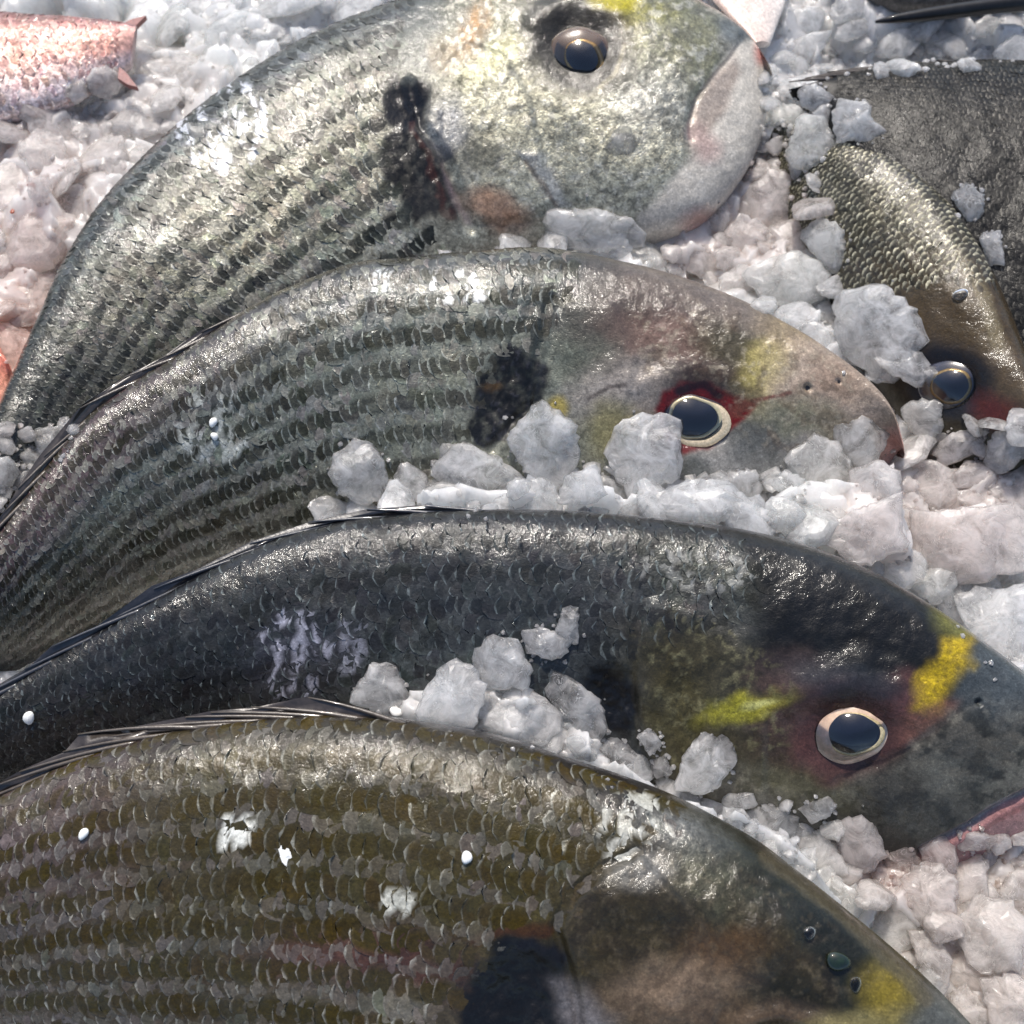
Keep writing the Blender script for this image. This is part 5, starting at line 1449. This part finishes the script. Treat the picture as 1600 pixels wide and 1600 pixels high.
for lb, poly, cnt, (r0, r1) in Z:
    r = np.random.default_rng(900 + len(lb))
    pa = np.array(poly, float); lo, hi = pa.min(0), pa.max(0)
    done = 0
    for trial in range(cnt * 90):
        if done >= cnt: break
        x, y = r.uniform(lo[0], hi[0]), r.uniform(lo[1], hi[1])
        if not inside(x, y, poly): continue
        rad = (r1 - (r1 - r0) * min(1, trial / (cnt * 45))) * r.uniform(0.85, 1.1)       # big ones first
        if any(math.hypot(x - a, y - b) < 0.60 * rad + 0.60 * c for a, b, c in placed): continue
        P, n, kind = hit(x, y)
        s = px_size(P) * rad
        o = bpy.data.objects.new('ice_chunk', shapes[r.integers(len(shapes))])
        COL.objects.link(o)
        o.location = P + np.array([0, 0, 1]) * s * (-0.12 if x < 420 and y < 600 else 0.10)
        o.rotation_euler = (r.normal(0.2, 0.25), r.normal(0, 0.25), r.uniform(0, 6.28))
        o.scale = (s * r.uniform(0.95, 1.3), s, s * r.uniform(0.7, 1.0))
        o.color = (*(ice_tint(np.array([x]), np.array([y]))[0] * r.uniform(0.95, 1.0)), 1)
        sz = 'larger' if rad > r0 + 0.7 * (r1 - r0) else ('smallish' if rad > r0 + 0.3 * (r1 - r0) else 'tiny')
        lab_ = describe(x, y, rad, sz)
        for alt in ('pale ' + sz, 'blunt ' + sz, 'jagged ' + sz):
            if lab_ not in used: break
            px_, py_, _ = used[lab_]
            side = 'lower' if y > py_ + 8 else ('upper' if y < py_ - 8 else ('right-hand' if x > px_ else 'left-hand'))
            lab_ = describe(x, y, rad, side + ' ' + sz)
            if lab_ not in used: break
            lab_ = describe(x, y, rad, alt)
        used[lab_] = (x, y, rad)
        tag(o, lab_, 'ice chunk', 'small ice chunks: ' + lb[len('small ice chunk '):])
        placed.append((x, y, rad)); done += 1; nf += 1

# ---- crumbs of ice too many to count
r = np.random.default_rng(77)
ico_v = np.array([(0, 0, 1), (.894, 0, .447), (.276, .851, .447), (-.724, .526, .447), (-.724, -.526, .447), (.276, -.851, .447),
                  (.724, .526, -.447), (-.276, .851, -.447), (-.894, 0, -.447), (-.276, -.851, -.447), (.724, -.526, -.447), (0, 0, -1)])
ico_f = [(0,1,2),(0,2,3),(0,3,4),(0,4,5),(0,5,1),(1,6,2),(2,7,3),(3,8,4),(4,9,5),(5,10,1),(2,6,7),(3,7,8),(4,8,9),(5,9,10),(1,10,6),(11,7,6),(11,8,7),(11,9,8),(11,10,9),(11,6,10)]
CV, CF, CC = [], [], []
cnt = 0
zones = [np.array(z[1], float) for z in Z]
heroes = placed[:len(H)]
for _ in range(3200):
    if r.random() < 0.75:
        za = zones[r.choice(len(zones), p=np.array([.26, .06, .06, .18, .08, .13, .08, .12, .03]))]
        lo, hi = za.min(0), za.max(0)
        x, y = r.uniform(lo[0], hi[0]), r.uniform(lo[1], hi[1])
        if not inside(x, y, za.tolist()): continue
        rad = r.uniform(2.0, 7)
    else:                                                    # small bits clinging round the big chunks
        a, b, c = heroes[r.integers(len(heroes))]
        w = r.uniform(0, 6.28); q = c * r.normal(1.0, 0.14)
        x, y = a + q * math.cos(w), b + q * math.sin(w)
        rad = r.uniform(1.5, 5)
    P, n, kind = hit(x, y)
    s = px_size(P) * rad
    V = ico_v * r.uniform(0.6, 1.3, (12, 1)) * s * np.array([1, 1, 0.7])
    CF += [tuple(q + len(CV) * 12 for q in f) for f in ico_f]
    CV.append(P + V + n * s * 0.3)
    CC.append((x, y))
cx_ = np.array(CC)
CC = np.repeat(ice_tint(cx_[:, 0], cx_[:, 1]), 12, 0)
cr = mesh_obj('ice_crumbs', np.vstack(CV), [list(f) for f in CF], M_BED, None, CC, smooth_=False)
cr['kind'] = 'stuff'; cr['label'] = 'loose crumbs of crushed ice scattered over the heap'

# ---- white grains, red specks and water drops lying on the fish
def bead(name, label, cat, px, py, rx, ry, ang, mat, h=0.6, group=None, sink=0.15, seed=0):
    P, n, _ = hit(px, py)
    s = px_size(P)
    a = math.radians(ang)
    toc = CAM - P; toc /= np.linalg.norm(toc)
    e1 = RGT * math.cos(a) - UPV * math.sin(a); e1 -= n * (e1 @ n); e1 /= np.linalg.norm(e1); e2 = np.cross(n, e1)
    V, F = [], []
    nu, nv = 16, 9
    for j in range(nv):
        th = math.pi * j / (nv - 1)
        for i in range(nu):
            ph = 2 * math.pi * i / nu
            w = 1 + 0.10 * math.sin(2 * ph + seed) + 0.06 * math.sin(3 * ph + 2 * seed)
            V.append(e1 * rx * s * w * math.sin(th) * math.cos(ph) + e2 * ry * s * w * math.sin(th) * math.sin(ph) + n * (min(rx, ry) * s * h * (math.cos(th) + 1 - sink)))
    F = [[j * nu + i, j * nu + (i + 1) % nu, (j + 1) * nu + (i + 1) % nu, (j + 1) * nu + i] for j in range(nv - 1) for i in range(nu)]
    o = mesh_obj(name, V, F, mat)
    o.location = P
    return tag(o, label, cat, group)
GG = 'white grains stuck to the fish'
for a in [('white grain on the tail of the blue-black fish', 46, 1120, 8, 12, 20), ('white oval grain on the olive flank near the left edge', 132, 1303, 7, 10, -70 + 90),
          ('white oval grain on the olive flank near the shoulder', 730, 1340, 8, 11, -8), ('white grain caught where the olive back meets the leftmost chunk', 619, 1114, 11, 8, 15),
          ('upper of two white specks on the red-eyed bream\'s flank', 333, 660, 6, 8, 10), ('lower of two white specks on the red-eyed bream\'s flank', 335, 682, 6, 6, 40)]:
    bead('white_grain', a[0], 'grain', *a[1:], M_GRAIN, 0.7, GG, seed=a[1])
fl = hero('pointed white flake in the middle of the olive flank', [(445,1311),(452,1320),(459,1340),(450,1342),(447,1357),(440,1345),(435,1327)], thick=0.18, mat=M_GRAIN, lift=0.3, name='white_flake', group='white grains stuck to the fish')
fl['category'] = 'flake'
M_GREEN = plain('green_droplet', (18, 32, 12), 0.06, 1.0, noise_amp=0.6, nscale=700)
bead('water_droplet', 'dark green glossy droplet on the olive fish\'s forehead', 'droplet', 1308, 1502, 19, 15, 30, M_GREEN, 0.45, 'droplets on the olive head')
for lb, x, y, a, b in [('clear droplet just below the green one on the olive forehead', 1336, 1538, 9, 12), ('round clear droplet up left of the green one', 1264, 1458, 10, 10),
                       ('clear droplet on the brown fish\'s brow', 1500, 462, 12, 10)]:
    bead('water_droplet', lb, 'droplet', x, y, a, b, 0, M_DROP, 0.4)
M_SPECK = plain('red_speck', (150, 70, 40), 0.4, 0.3)
bead('red_speck', 'larger rusty red speck on the pink ice at the left', 'speck', 52, 291, 9, 5, 10, M_SPECK, 0.4, 'rusty specks on the pink ice', seed=2)
bead('red_speck', 'smaller rusty red speck near the left edge', 'speck', 20, 331, 4, 5, 0, M_SPECK, 0.4, 'rusty specks on the pink ice', seed=5)
print('fillers', nf, 'heroes', len(H))
